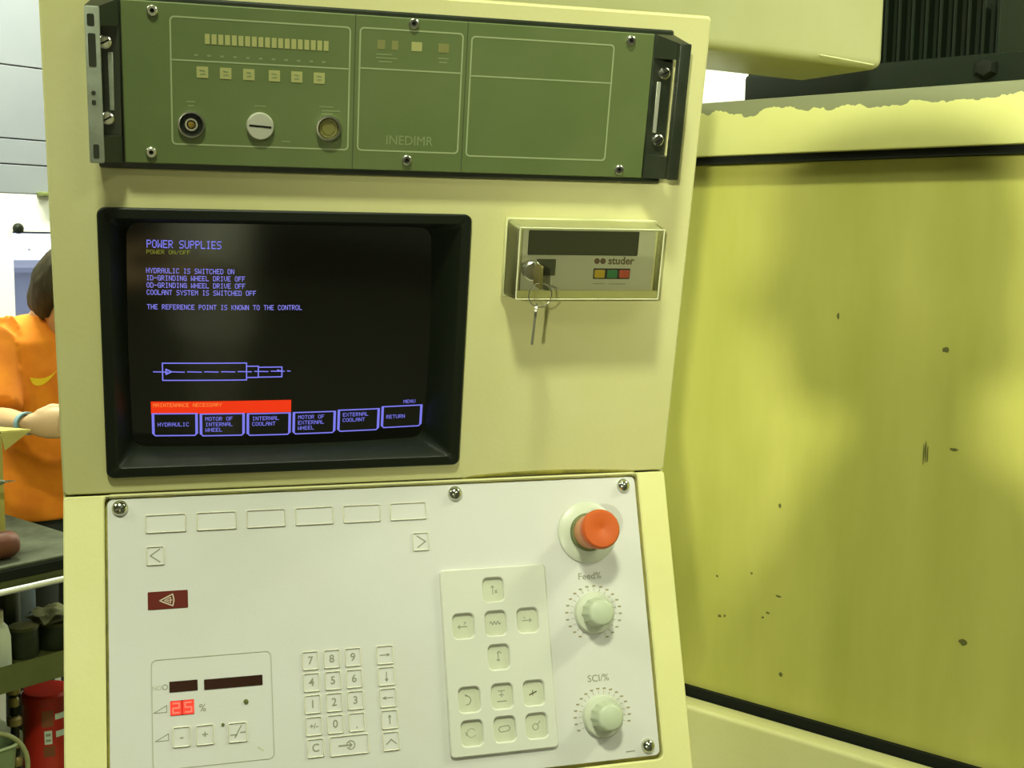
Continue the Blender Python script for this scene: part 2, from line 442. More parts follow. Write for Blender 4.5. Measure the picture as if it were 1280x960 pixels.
cpart('key_face_plate', MB().prism([rr(CX0, CX1, -DB, -0.0005, 0.003, 3), rr(-0.2190, 0.2605, -0.2625, -0.0012, 0.006)], -0.005, 0.0008, 0.0012), CREAM, ML)
cpart('key_face_backing', MB().box(CX0 + 0.004, CX1 - 0.004, -0.30, -0.0008, -0.0085, -0.0055), STAIN, ML)
cpart('sealant_bead', MB().tube([(-0.216 + 0.4715 * i / 30, -0.0027 + 0.0004 * sin(i * 1.7), -0.0008) for i in range(31)], 0.0012, 8), STAIN, ML, 'dirty dark yellow sealant bead')
cpart('crease_stain', MB().tube([(0.09 + 0.168 * i / 20, 0.0005 + 0.0032 * sin(pi * (i / 20) ** 0.8) ** 0.7, 0.0001) for i in range(21)], [0.0011 + 0.0009 * sin(pi * i / 20) for i in range(21)], 8, flat=0.3), STAIN, MU, 'dark yellow stain along the crease')

# ------------------------------------------------------------------ rack unit
rk = thing('rack_control_unit', 'grey-green rack unit with pale line frames and side handles at the cabinet top', 'control unit', MU, (0.019, 0.337, 0.0))
part('surround', MB().prism([rr(-0.2128, 0.2515, 0.2735, 0.4025, 0.002, 2)], 0.0002, 0.0085, 0.0015), RACKBLACK, rk)
part('front_panel', MB().prism([rr(-0.1935, 0.2322, 0.2785, 0.3985, 0.001, 2)], 0.0085, 0.0130, 0.0008), RACKPAINT, rk)
zf = 0.0130
def frame_lines(x0, x1, y0, y1, ym, r=0.0035, w=0.0012):
    mb = MB().prism([rr(x0, x1, y0, y1, r), rr(x0 + w, x1 - w, y0 + w, y1 - w, r - w * 0.8)], zf - 0.0002, zf + 0.0002)
    stroke(mb, [(x0, ym), (x1, ym)], 0.0011, zf - 0.0001, 0.0003)
    return part('line_frame', mb, RACKLINE, rk, 'thin pale printed frame line')
frame_lines(-0.1590, -0.0225, 0.2935, 0.3890, 0.3570)
frame_lines(-0.0158, 0.0680, 0.2937, 0.3895, 0.3583)
frame_lines(0.0742, 0.1972, 0.2920, 0.3880, 0.3568)
for gx in (-0.0191, 0.0711):
    part('panel_joint', stroke(MB(), [(gx, 0.2790), (gx, 0.3980)], 0.0008, zf - 0.0001, 0.0002), mat('joint_dark', (0.05, 0.065, 0.025), 0.6), rk)
for i in range(19):
    x = -0.1315 + 0.0898 * i / 18
    part('bar_lamp', MB().box(x - 0.0018, x + 0.0018, 0.3698, 0.3772, zf - 0.0002, zf + 0.0004), RACKMARK, rk)
tk = MB()
for i in range(11):
    x = -0.1400 + 0.0966 * i / 10
    stroke(tk, [(x - 0.0009, 0.3612), (x + 0.0009, 0.3612)], 0.0014, zf - 0.0001, 0.0003)
part('scale_print', tk, RACKTXT, rk)
for x in (-0.1354, -0.1181, -0.1007, -0.0813, -0.0641, -0.0467):
    sq = part('indicator_square', MB().box(x - 0.0043, x + 0.0043, 0.3447, 0.3530, zf - 0.0002, zf + 0.0004), RACKMARK, rk)
    part('legend', stroke(stroke(MB(), [(x - 0.0018, 0.3505), (x + 0.0016, 0.3500)], 0.0009, zf + 0.0003, 0.0003), [(x - 0.0015, 0.3475), (x + 0.0018, 0.3478)], 0.0009, zf + 0.0003, 0.0003), RACKTXT, sq)
for x, y, w in ((0.0015, 0.377, 0.003), (0.0125, 0.376, 0.0025), (0.0300, 0.3772, 0.0042), (0.0505, 0.377, 0.0028), (0.0545, 0.377, 0.0016)):
    m = RACKMARK if w > 0.0041 else mat('faded_mark', (0.20, 0.20, 0.06), 0.5)
    part('indicator_square', MB().box(x - w, x + w, 0.3735, 0.3805, zf - 0.0002, zf + 0.0003), m, rk)
sm = MB()
for x, y, w in ((0.004, 0.3695, 0.006), (0.006, 0.3668, 0.008), (0.005, 0.3640, 0.005), (0.052, 0.3690, 0.004), (0.052, 0.3660, 0.003),
                (-0.1442, 0.3265, 0.003), (-0.1442, 0.3235, 0.002), (-0.092, 0.3255, 0.004), (-0.0410, 0.3270, 0.005), (-0.0370, 0.3240, 0.007), (-0.0400, 0.3215, 0.004), (-0.072, 0.2990, 0.003)):
    stroke(sm, [(x - w, y), (x + w, y)], 0.0009, zf - 0.0001, 0.0003)
part('small_print', sm, RACKTXT, rk)
part('maker_lettering', text_mb('INEDIMR', 0.0105, 0.0268, 0.3028, zf + 0.0001, sx=0.95), RACKTXT, rk, 'faint pale lettering in the middle field')
# sockets and lock along the left field
def ring(cx, cy, prof, m, nm, parent, label=None, seg=28):
    return part(nm, MB().lathe(prof, seg, Matrix.Translation((cx, cy, 0))), m, parent, label)
s1 = ring(-0.1442, 0.3094, [(0.0072, zf), (0.0098, zf), (0.0102, zf + 0.002), (0.0100, zf + 0.0032), (0.0088, zf + 0.0034), (0.0080, zf + 0.001), (0.0072, zf - 0.001)], STEEL, 'socket', rk, 'round socket with brass pin')
ring(-0.1442, 0.3094, [(0, zf + 0.0002), (0.0082, zf + 0.0002), (0.0082, zf + 0.0008), (0, zf + 0.0008)], BLACK, 'insulator', s1)
ring(-0.1442, 0.3094, [(0.0030, zf + 0.0008), (0.0050, zf + 0.0008), (0.0048, zf + 0.0022), (0.0034, zf + 0.0022), (0.0030, zf + 0.001)], STEEL, 'inner_collar', s1)
ring(-0.1442, 0.3094, [(0.0024, zf + 0.0008), (0.0024, zf + 0.0020), (0, zf + 0.0022)], BRASS, 'pin', s1, 'brass pin')
s2 = ring(-0.0391, 0.3107, [(0.0072, zf), (0.0096, zf), (0.0100, zf + 0.003), (0.0098, zf + 0.0048), (0.0084, zf + 0.005), (0.0078, zf + 0.002), (0.0072, zf)], STEEL, 'socket', rk, 'round socket with olive face')
ring(-0.0391, 0.3107, [(0, zf + 0.0006), (0.0079, zf + 0.0006), (0.0074, zf + 0.0018), (0.0052, zf + 0.0016), (0.0050, zf + 0.0024), (0, zf + 0.0024)], mat('olive_contact', (0.17, 0.16, 0.04), 0.4), 'contact_face', s2)
lk = ring(-0.0922, 0.3102, [(0.0106, zf), (0.0106, zf + 0.003), (0.0098, zf + 0.004), (0, zf + 0.0042)], STEEL_W, 'slotted_plug', rk, 'pale round slotted plug')
part('slot', MB().box(-0.0085, 0.0085, -0.0008, 0.0008, 0, 0.0004, Matrix.Translation((-0.0922, 0.3102, zf + 0.0040)) @ Matrix.Rotation(-0.06, 4, 'Z')), BLACK_MATT, lk)
for x, y in ((-0.1712, 0.3917), (-0.1743, 0.2873), (0.0267, 0.3944), (0.0250, 0.2876), (0.2105, 0.3920), (0.2100, 0.2853)):
    sc = ring(x, y, [(0.0040, zf), (0.0040, zf + 0.0022), (0.0033, zf + 0.0028), (0.0018, zf + 0.0028), (0.0015, zf + 0.0012), (0, zf + 0.0012)], STEEL, 'screw', rk, seg=16)
    ring(x, y, [(0.0015, zf + 0.0013), (0, zf + 0.00135)], BLACK_MATT, 'hex_recess', sc, seg=12)
# handles on both ears
def handle(sgn, mbar, label):
    cx = 0.019
    X = lambda a: cx + sgn * a
    def bx(mb, a, b, *r): return mb.bbox(min(X(a), X(b)), max(X(a), X(b)), *r)
    hd = part('handle', MB(), RACKBLACK, rk, label)
    e = MB(); bx(e, 0.2135, 0.2325, 0.2785, 0.3985, 0.0085, 0.0125, 0.001, 1)
    part('ear', e, RACKBLACK, hd)
    b = MB()
    y0, y1 = 0.2805, 0.3925
    bx(b, 0.2265, 0.2368, y0, y1, 0.030, 0.0375, 0.0012, 2)
    part('grip_bar', b, mbar, hd)
    for s in (0, 1):                                # slanted end cheeks joining bar and ear
        yo = 0.3985 if s else 0.2785; yi = 0.3790 if s else 0.2990; yb = y1 if s else y0
        a, c = X(0.2140), X(0.2310); d, f = X(0.2270), X(0.2368)
        lo_, hi_ = (min(yo, yi), max(yo, yi)); l2, h2 = (min(yb, yi), max(yb, yi))
        vs = [(a, lo_, 0.0124), (c, lo_, 0.0124), (c, hi_, 0.0124), (a, hi_, 0.0124), (d, l2, 0.031), (f, l2, 0.031), (f, h2, 0.031), (d, h2, 0.031)]
        fs = [(0, 3, 2, 1), (4, 5, 6, 7), (0, 1, 5, 4), (1, 2, 6, 5), (2, 3, 7, 6), (3, 0, 4, 7)]
        if sgn < 0: fs = [q[::-1] for q in fs]
        part('end_cheek', MB().add(vs, fs), RACKBLACK, hd)
    for y in (0.3672, 0.3114):
        z = 0.0125
        sc = part('fixing_screw', MB().lathe([(0.0050, z), (0.0050, z + 0.002), (0.0040, z + 0.003), (0, z + 0.0032)], 16, Matrix.Translation((X(0.2245), y, 0))), STEEL, hd, 'slotted steel screw')
        part('slot', MB().box(-0.004, 0.004, -0.0006, 0.0006, 0, 0.0004, Matrix.Translation((X(0.2245), y, z + 0.0029)) @ Matrix.Rotation(0.5, 4, 'Z')), BLACK_MATT, hd)
    p = MB(); bx(p, 0.2190, 0.2225, 0.3175, 0.3600, 0.0124, 0.0134, 0.0003, 1)
    part('pale_strip', p, STEEL_W if sgn > 0 else RACKWORN, hd)  # paler strip on the ear between the two screws
    return hd
handle(1, RACKBLACK, 'black handle at the right end')
wh = handle(-1, RACKWORN, 'worn grey handle at the left end')
for x0, x1, v0, v1 in ((-0.2160, -0.2110, 0.3785, 0.3870), (-0.2158, -0.2105, 0.3500, 0.3735), (-0.2148, -0.2118, 0.3300, 0.3330), (-0.2148, -0.2118, 0.3228, 0.3265), (-0.2150, -0.2108, 0.2840, 0.2945)):
    part('paint_remnant', MB().prism([rr(x0, x1, v0, v1, 0.0012, 3)], 0.0370, 0.0378), RACKBLACK, wh, 'dark paint remnant')

# ------------------------------------------------------------------ monitor
mo = thing('crt_monitor', 'black framed cathode ray monitor showing blue text, set into the cabinet front', 'monitor', MU, (-0.0655, 0.129, 0.0))
OX0, OX1, OY0, OY1 = -0.2163, 0.0850, 0.0160, 0.2422
IX0, IX1, IY0, IY1 = -0.2080, 0.0765, 0.0245, 0.2345
GX0, GX1, GY0, GY1 = -0.1955, 0.0575, 0.0315, 0.2250
def bez():
    mb = MB()
    A, B, C_, D = rr(OX0, OX1, OY0, OY1, 0.006)(), rr(OX0 + 0.001, OX1 - 0.001, OY0 + 0.001, OY1 - 0.001, 0.005)(), rr(IX0, IX1, IY0, IY1, 0.004)(), rr(GX0, GX1, GY0, GY1, 0.010)()
    rings = [[(x, y, 0.0002) for x, y in A], [(x, y, 0.0035) for x, y in A], [(x, y, 0.0045) for x, y in B], [(x, y, 0.0045) for x, y in C_], [(x, y, 0.0035) for x, y in rr(IX0 + 0.001, IX1 - 0.001, IY0 + 0.001, IY1 - 0.001, 0.004)()], [(x, y, -0.030) for x, y in D], [(x, y, -0.036) for x, y in D]]
    mb.loft(rings, cap=False)
    return mb
part('bezel', bez(), BLACK, mo)
part('casing', MB().loft([[(x, y, -0.0045) for x, y in rr(-0.2110, 0.0800, 0.0210, 0.2375, 0.006)()], [(x, y, -0.115) for x, y in rr(-0.17, 0.04, 0.06, 0.205, 0.006)()]], cap=False).box(-0.17, 0.04, 0.06, 0.205, -0.117, -0.115), BLACK_MATT, mo)
GCX, GCY = (GX0 + GX1) / 2, (GY0 + GY1) / 2
def gz(x, y): return -0.0305 + 0.010 * (1 - 0.55 * ((x - GCX) / 0.127) ** 2 - 0.45 * ((y - GCY) / 0.097) ** 2)
NX, NY = 36, 28
g = MB()
for j in range(NY + 1):
    for i in range(NX + 1):
        x = GX0 - 0.002 + (GX1 - GX0 + 0.004) * i / NX; y = GY0 - 0.002 + (GY1 - GY0 + 0.004) * j / NY
        g.v.append((x, y, gz(x, y)))
for j in range(NY):
    for i in range(NX):
        a = j * (NX + 1) + i; g.f.append((a, a + 1, a + NX + 2, a + NX + 1))
scr = part('screen_glass', g, GLASS_CRT, mo, 'dark bulged glass with glowing text')
# picture on the tube
FONT = dict(A='0E11111F111111', B='1E11111E11111E', C='0E11101010110E', D='1E11111111111E', E='1F10101E10101F', F='1F10101E101010', G='0E11101711110F',
            H='1111111F111111', I='0E04040404040E', K='11121418141211', L='1010101010101F', M='111B1515111111', N='11191915131311', O='0E11111111110E',
            P='1E11111E101010', Q='0E11111115120D', R='1E11111E141211', S='0F10100E01011E', T='1F040404040404', U='1111111111110E', V='1111111111 0A04'.replace(' ', ''),
            W='11111115151B11', X='11110A040A1111', Y='11110A04040404')
FONT['-'] = '0000001F000000'; FONT['/'] = '01020204080810'
SQ = lambda x, y: (-0.162 + (x + 0.162) * 0.9925, 0.397 - (0.397 - y) * 0.9925)
def spt(x, y, lift=0.0004):
    x, y = SQ(x, y); return (x, y, gz(x, y) + lift)
def squad(mb, x0, x1, y0, y1, nx=1, lift=0.0004):
    for i in range(nx):
        a, b = x0 + (x1 - x0) * i / nx, x0 + (x1 - x0) * (i + 1) / nx
        mb.add([spt(a, y0, lift), spt(b, y0, lift), spt(b, y1, lift), spt(a, y1, lift)], [(0, 1, 2, 3)])
def sline(mb, x0, y0, x1, y1, w=0.0011, lift=0.0005):
    d = Vector((x1 - x0, y1 - y0)); L = d.length; d /= L; nv = Vector((-d.y, d.x)) * w / 2
    k = max(1, int(L / 0.006))
    for i in range(k):
        a = Vector((x0, y0)) + d * (L * i / k - (w * 0.3 if i == 0 else 0)); b = Vector((x0, y0)) + d * (L * (i + 1) / k + (w * 0.3 if i == k - 1 else 0))
        mb.add([spt(*(a - nv), lift), spt(*(b - nv), lift), spt(*(b + nv), lift), spt(*(a + nv), lift)], [(0, 1, 2, 3)])
def crt_text(s, x, y, pitch, h, m, name='text_line', lift=0.0007, fat=1.0):
    mb = MB(); px, py = pitch / 6.0, h / 7.0
    for k, ch in enumerate(s):
        if ch == ' ': continue
        rows = FONT[ch]
        for r in range(7):
            bits = int(rows[2 * r:2 * r + 2], 16); c = 0
            while c < 5:
                if bits >> (4 - c) & 1:
                    c1 = c
                    while c1 < 5 and bits >> (4 - c1) & 1: c1 += 1
                    x0 = x + k * pitch + c * px; yt = y + h / 2 - r * py
                    squad(mb, x0, x0 + (c1 - c) * px * fat, yt - py * 0.92, yt, lift=lift)
                    c = c1
                else: c += 1
    return part(name, mb, m, scr)
crt_text('POWER SUPPLIES', -0.1803, 0.2070, 0.00432, 0.0066, SCR_BLUE)
crt_text('POWER ON/OFF', -0.1806, 0.2004, 0.00295, 0.0034, SCR_YEL)
for s, y in (('HYDRAULIC IS SWITCHED ON', 0.1849), ('ID-GRINDING WHEEL DRIVE OFF', 0.1788), ('OD-GRINDING WHEEL DRIVE OFF', 0.1727), ('COOLANT SYSTEM IS SWITCHED OFF', 0.1666), ('THE REFERENCE POINT IS KNOWN TO THE CONTROL', 0.1543)):
    crt_text(s, -0.1812, y, 0.00298, 0.0043, SCR_BLUE2)
w = MB()
def srect(mb, x0, x1, y0, y1, wd=0.0011, chop=0.0):
    c = chop
    pts = [(x0, y1), (x1, y1), (x1, y0 + c), (x1 - c, y0), (x0 + c, y0), (x0, y0 + c), (x0, y1)] if c else [(x0, y1), (x1, y1), (x1, y0), (x0, y0), (x0, y1)]
    for a, b in zip(pts, pts[1:]): sline(mb, *a, *b, w=wd)
srect(w, -0.1700, -0.1003, 0.0898, 0.1052, 0.0010)
srect(w, -0.1003, -0.0903, 0.0920, 0.1022, 0.0010)
srect(w, -0.0903, -0.0702, 0.0922, 0.1012, 0.0010)
x = -0.1775
while x < -0.0640:
    e = min(x + 0.0115, -0.0630); sline(w, x, 0.0975, e, 0.0972, 0.0009); x += 0.0140
for dy in (0.0022, -0.0022): sline(w, -0.1672, 0.0975 + dy, -0.1628, 0.0975, 0.0012)
sline(w, -0.1672, 0.0997, -0.1672, 0.0953, 0.001); sline(w, -0.0740, 0.0985, -0.0700, 0.0972, 0.001)
part('shaft_drawing', w, SCR_BLUE, scr, 'blue line drawing of a stepped shaft')
r_ = MB(); squad(r_, -0.1803, -0.0618, 0.0590, 0.0705, 12, 0.0003)
part('warning_bar', r_, SCR_RED, scr, 'red bar across the lower screen')
crt_text('MAINTENANCE NECESSARY', -0.1785, 0.0672, 0.00275, 0.0034, SCR_ORG, 'warning_text')
labels = [['HYDRAULIC'], ['MOTOR OF', 'INTERNAL', 'WHEEL'], ['INTERNAL', 'COOLANT'], ['MOTOR OF', 'EXTERNAL', 'WHEEL'], ['EXTERNAL', 'COOLANT'], ['RETURN']]
for i, ls in enumerate(labels):
    x0 = -0.1793 + 0.03985 * i; x1 = x0 + 0.0372
    yt = (0.0592, 0.0586, 0.0582, 0.0583, 0.0592, 0.0608)[i]; yb = yt - 0.0205
    k = MB(); srect(k, x0, x1, yb, yt, 0.0011, 0.0022)
    sline(k, x0 + 0.0011, yb + 0.002, x0 + 0.0011, yt, 0.0010); sline(k, x1 - 0.0011, yb + 0.002, x1 - 0.0011, yt, 0.0010)
    part('softkey_frame', k, SCR_BLUE, scr)
    ys = [yt - 0.0100] if len(ls) == 1 else [yt - 0.0045 - 0.0052 * q for q in range(3)][:len(ls)]
    for t, y in zip(ls, ys): crt_text(t, x0 + 0.0042, y, 0.00295, 0.0036, SCR_BLUE, 'softkey_text')
crt_text('MENU', 0.0395, 0.0650, 0.00290, 0.0032, SCR_BLUE, 'softkey_text')

# ------------------------------------------------------------------ counter box
me_ = thing('counter_box', 'small counter with a lockable clear cover on the cabinet right of the screen', 'counter', MU, (0.185, 0.206, 0.0))
bx_ = MB().bbox(0.1150, 0.2550, 0.1712, 0.2408, 0.0003, 0.0050, 0.0012, 1)
part('base_frame', bx_, METERBODY, me_)
part('body', MB().bbox(0.1196, 0.2504, 0.1760, 0.2362, 0.0048, 0.0190, 0.001, 1), METERBODY, me_)
part('face_plate', MB().prism([rr(0.1262, 0.2478, 0.1805, 0.2335, 0.002)], 0.0188, 0.0202, 0.0004), METERFACE, me_)
zf = 0.0202
part('display_window', MB().prism([rr(0.1312, 0.2318, 0.2118, 0.2330, 0.0008)], zf - 0.0004, zf + 0.0006), mat('meter_display', (0.030, 0.032, 0.012), 0.3), me_)
part('square_socket', MB().prism([rr(0.1400, 0.1572, 0.1938, 0.2083, 0.0006)], zf - 0.0004, zf + 0.0005), mat('meter_dark', (0.05, 0.055, 0.018), 0.4), me_)
for x, m in ((0.1978, BTN_Y), (0.2095, BTN_G), (0.2208, BTN_R)):
    part('push_button', MB().bbox(x - 0.0047, x + 0.0047, 0.1922, 0.1992, zf, zf + 0.0022, 0.0006, 1), m, me_, {BTN_Y: 'yellow push button', BTN_G: 'green push button', BTN_R: 'red push button'}[m])
part('button_frame', MB().prism([rr(0.1922, 0.2264, 0.1910, 0.2004, 0.001)], zf - 0.0004, zf + 0.0003), BLACK, me_)
lg = MB()
for cx in (0.1948, 0.2003): lg.prism([circ(cx, 0.2068, 0.0026, 14)], zf - 0.0002, zf + 0.0002)
part('emblem', lg, mat('emblem_brown', (0.11, 0.05, 0.02), 0.6), me_, 'two dark red dots')
part('maker_lettering', text_mb('studer', 0.0092, 0.2172, 0.2070, zf + 0.0001, bold=0.00025), mat('letter_brown', (0.10, 0.08, 0.03), 0.6), me_)
part('small_print', stroke(stroke(MB(), [(0.1930, 0.1868), (0.2035, 0.1868)], 0.0007, zf, 0.0002), [(0.2075, 0.1866), (0.2230, 0.1866)], 0.0007, zf, 0.0002), PRINT, me_)
# clear cover: drafted hollow box
cv = MB()
zc0, zc1 = 0.0050, 0.0325
o0, o1 = rr(0.1165, 0.2535, 0.1727, 0.2394, 0.003, 4), rr(0.1190, 0.2510, 0.1748, 0.2378, 0.003, 4)
i0, i1 = rr(0.1182, 0.2518, 0.1744, 0.2377, 0.002, 4), rr(0.1207, 0.2493, 0.1765, 0.2361, 0.002, 4)
rg = [[(x, y, zc0) for x, y in i0()], [(x, y, zc0) for x, y in o0()], [(x, y, zc1 - 0.001) for x, y in o1()], [(x, y, zc1) for x, y in o1(0.001)]]
k = len(rg[0]); cv.loft(rg, cap=False); cv.f.append(tuple(3 * k + j for j in range(k)))
o_ = len(cv.v); rg2 = [[(x, y, zc0) for x, y in i0()], [(x, y, zc1 - 0.0016) for x, y in i1()]]
cv.v += [p for r in rg2 for p in r]
for j in range(k): cv.f.append((o_ + j, o_ + k + j, o_ + k + (j + 1) % k, o_ + (j + 1) % k))
cv.f.append(tuple(o_ + k + j for j in range(k))[::-1])
sk = MB().loft([[(x, y, zc0 + 0.0002) for x, y in rr(0.1172, 0.2528, 0.1734, 0.2387, 0.003, 4)()], [(x, y, zc1 - 0.0020) for x, y in rr(0.1196, 0.2504, 0.1754, 0.2372, 0.003, 4)()]], cap=False)
cover = part('clear_cover', cv, ACRYLIC, me_, 'clear plastic cover')
part('frosted_side', sk, FROST, cover, 'milky plastic side wall')
ed = MB()
for y in (0.1757, 0.2368): ed.tube([(0.1200, y, zc1 - 0.0004), (0.2500, y, zc1 - 0.0004)], 0.0007, 8)
for x in (0.1200, 0.2500): ed.tube([(x, 0.1757, zc1 - 0.0004), (x, 0.2368, zc1 - 0.0004)], 0.0007, 8)
part('cover_edge', ed, mat('cover_edge_plastic', (0.68, 0.68, 0.42), 0.15), cover)
part('cover_lip', MB().prism([rr(0.1205, 0.2495, 0.1762, 0.1828, 0.001, 2)], zc1 - 0.0040, zc1 - 0.0018), mat('cover_lip_plastic', (0.56, 0.55, 0.22), 0.4), cover)
lock = part('cam_lock', MB().lathe([(0.0062, 0.0202), (0.0062, zc1), (0.0085, zc1 + 0.0002), (0.0085, zc1 + 0.0050), (0.0072, zc1 + 0.0062), (0, zc1 + 0.0064)], 24, Matrix.Translation((0.1318, 0.2010, 0))), STEEL, me_, 'round steel cam lock')

# keys on their ring
kz = zc1 + 0.0066
kr = thing('key_bunch', 'two steel keys on a wire ring, one in the counter lock, one dangling', 'keys', MU, (0.131, 0.201, kz))
kk = MB().bbox(0.1311, 0.1327, 0.1905, 0.2105, kz + 0.004, kz + 0.024, 0.0005, 1); kk.box(0.1313, 0.1325, 0.1975, 0.2045, kz + 0.0002, kz + 0.005)
part('lock_key', kk, mat('key_brass', (0.28, 0.24, 0.08), 0.35, metal=0.8), kr, 'brass key turned in the lock')
rz_ = kz + 0.021
rp = [(0.1325 + 0.0100 * cos(2 * pi * i / 30), 0.1855 + 0.0102 * sin(2 * pi * i / 30), rz_ + 0.0006 * sin(4 * pi * i / 30)) for i in range(30)]
part('wire_ring', MB().tube(rp, 0.0005, 6, closed=True), STEEL, kr)
Mk = Matrix.Translation((0.1300, 0.1765, rz_)) @ Matrix.Rotation(-0.05, 4, 'Z') @ Matrix.Rotation(rad(70), 4, 'Y')
kd = MB().lathe([(0, -0.001), (0.0062, -0.001), (0.0062, 0.001), (0, 0.001)], 20, Mk @ Matrix.Translation((0, -0.004, 0)))
kd.bbox(-0.0028, 0.0028, -0.033, -0.008, -0.0010, 0.0010, 0.0003, 1, Mk)
for j in range(4): kd.box(0.0026, 0.0042 - 0.0006 * (j % 2), -0.031 + j * 0.0045, -0.0285 + j * 0.0045, -0.0008, 0.0008, Mk)
part('hanging_key', kd, mat('key_steel', (0.30, 0.30, 0.22), 0.3, metal=0.9), kr, 'dangling steel key seen edge-on')

# ------------------------------------------------------------------ key panel
kp = thing('operator_panel', 'pale operator panel with keys, knobs and a red stop button on the sloped face', 'panel', ML, (0.0200, -0.132, -0.0055))
PT = -0.0006
part('plate', MB().prism([rr(-0.2168, 0.2578, -0.2592, -0.0042, 0.005)], -0.0055, PT, 0.0006), PLATE, kp)
def key(x0, x1, d0, d1, legend=None, rim=0.0009, r=0.0012, name='key', face=KEYFACE, label=None):
    y0, y1 = -d1, -d0
    k = part(name, MB().prism([rr(x0, x1, y0, y1, r, 3), rr(x0 + rim, x1 - rim, y0 + rim, y1 - rim, max(r - rim * 0.6, 0.0004), 3)], PT - 0.0004, PT + 0.0013, 0.00045), KEYRIM, kp, label)
    part('key_face', MB().prism([rr(x0 + rim * 0.8, x1 - rim * 0.8, y0 + rim * 0.8, y1 - rim * 0.8, 0.0005, 2)], PT - 0.0004, PT + 0.0003), face, k)
    if legend: part('legend', legend, PRINT, k)
    return k
zl = PT + 0.0003
def T(s, x, d, size, bold=0.00012): return text_mb(s, size, x, -d, zl + 0.0001, bold=bold)
for i in range(6):
    x0 = -0.1865 + 0.04165 * i
    key(x0, x0 + 0.0332, 0.0187, 0.0343, name='softkey', rim=0.0010)
key(-0.1862, -0.1716, 0.0453, 0.0612, stroke(MB(), [(-0.1752, -0.0478), (-0.1828, -0.0530), (-0.1752, -0.0585)], 0.0011, zl), name='arrow_key')
key(0.0408, 0.0557, 0.0460, 0.0622, stroke(MB(), [(0.0452, -0.0490), (0.0524, -0.0541), (0.0452, -0.0592)], 0.0011, zl), name='arrow_key')
# red warning key
rk_ = part('warning_field', MB().prism([rr(-0.1855, -0.1532, -0.0978, -0.0830, 0.0006, 2)], PT - 0.0004, PT + 0.0005, 0.0002), DARKRED, kp, 'dark red field with a sideways warning triangle')
tr = stroke(MB(), [(-0.1760, -0.0907), (-0.1655, -0.0858), (-0.1645, -0.0907), (-0.1655, -0.0955), (-0.1760, -0.0907)], 0.0009, PT + 0.0005)
stroke(tr, [(-0.1722, -0.0907), (-0.1672, -0.0884), (-0.1672, -0.0930), (-0.1722, -0.0907)], 0.0006, PT + 0.0005); stroke(tr, [(-0.1700, -0.0907), (-0.1660, -0.0907)], 0.0006, PT + 0.0005)
part('warning_symbol', tr, mat('pale_print', (0.55, 0.48, 0.36), 0.6), rk_)
# numeric keypad
pad = [['7', '8', '9'], ['4', '5', '6'], ['1', '2', '3'], ['+/-', '0', '.']]
for r, row in enumerate(pad):
    for c, ch in enumerate(row):
        x0 = -0.0604 + 0.0182 * c + 0.0002 * r; d0 = 0.1418 + 0.0181 * r
        key(x0, x0 + 0.0138, d0, d0 + 0.0157, T(ch, x0 + 0.0069, d0 + 0.0079 + (0.002 if ch == '.' else 0), 0.0092 if len(ch) == 1 else 0.0060), name='number_key')
key(-0.0592, -0.0450, 0.2141, 0.2296, T('C', -0.0521, 0.2219, 0.0092), name='clear_key')
el = stroke(MB(), [(-0.0325, -0.2222), (-0.0225, -0.2222)], 0.0013, zl); stroke(el, arc(-0.0225, -0.2222, 0.0035, 180, -150, 16), 0.0008, zl); stroke(el, [(-0.0238, -0.2200), (-0.0215, -0.2222), (-0.0238, -0.2244)], 0.0008, zl)
key(-0.0405, -0.0072, 0.2139, 0.2304, el, name='enter_key')
arrows = [[(0.0065, 0), (0.0145, 0)], [(0.0107, 0.0035), (0.0107, -0.0038)], [(0.0065, 0), (0.0148, 0)], [(0.0107, 0.0035), (0.0107, -0.0038)], [(0.0065, -0.0022), (0.0107, 0.0015), (0.0149, -0.0022)]]
for r, pts in enumerate(arrows):
    d0 = 0.1420 + 0.01815 * r; ox = 0.00042 * r; cy = -(d0 + 0.0080)
    s = stroke(MB(), [(x + ox, cy + y) for x, y in pts], 0.0009, zl)
    if r in (0, 2): stroke(s, [(0.0125 + ox, cy + 0.0012), (0.0145 + ox, cy), (0.0125 + ox, cy - 0.0012)] if r == 0 else [(0.0088 + ox, cy + 0.0012), (0.0066 + ox, cy), (0.0088 + ox, cy - 0.0012)], 0.0007, zl)
    if r in (1, 3): stroke(s, [(0.0095 + ox, cy + (-0.002 if r == 1 else 0.0018)), (0.0107 + ox, cy + (-0.0038 if r == 1 else 0.0035)), (0.0119 + ox, cy + (-0.002 if r == 1 else 0.0018))], 0.0007, zl)
    key(0.0034 + ox, 0.0179 + ox, d0, d0 + 0.0160, s, name='cursor_key')
# left setting block
part('block_outline', MB().prism([rr(-0.1838, -0.0862, -0.2268, -0.1385, 0.0045), rr(-0.1832, -0.0868, -0.2262, -0.1391, 0.0040)], PT - 0.0003, PT + 0.0003), mat('outline_grey', (0.36, 0.36, 0.26), 0.5), kp, 'thin grey rounded outline')
part('display_strip', MB().prism([rr(-0.1696, -0.1470, -0.1659, -0.1572, 0.0004, 2)], PT - 0.0003, PT + 0.0004), DISPLAY, kp, 'short dark display strip')
part('display_strip', MB().prism([rr(-0.1418, -0.0941, -0.1662, -0.1578, 0.0004, 2)], PT - 0.0003, PT + 0.0004), DISPLAY, kp, 'long dark display strip')
ld_ = part('led_display', MB().prism([rr(-0.1692, -0.1502, -0.1846, -0.1728, 0.0005, 2)], PT - 0.0003, PT + 0.0004), mat('led_backing', (0.12, 0.005, 0.004), 0.3), kp, 'glowing red two-digit display')
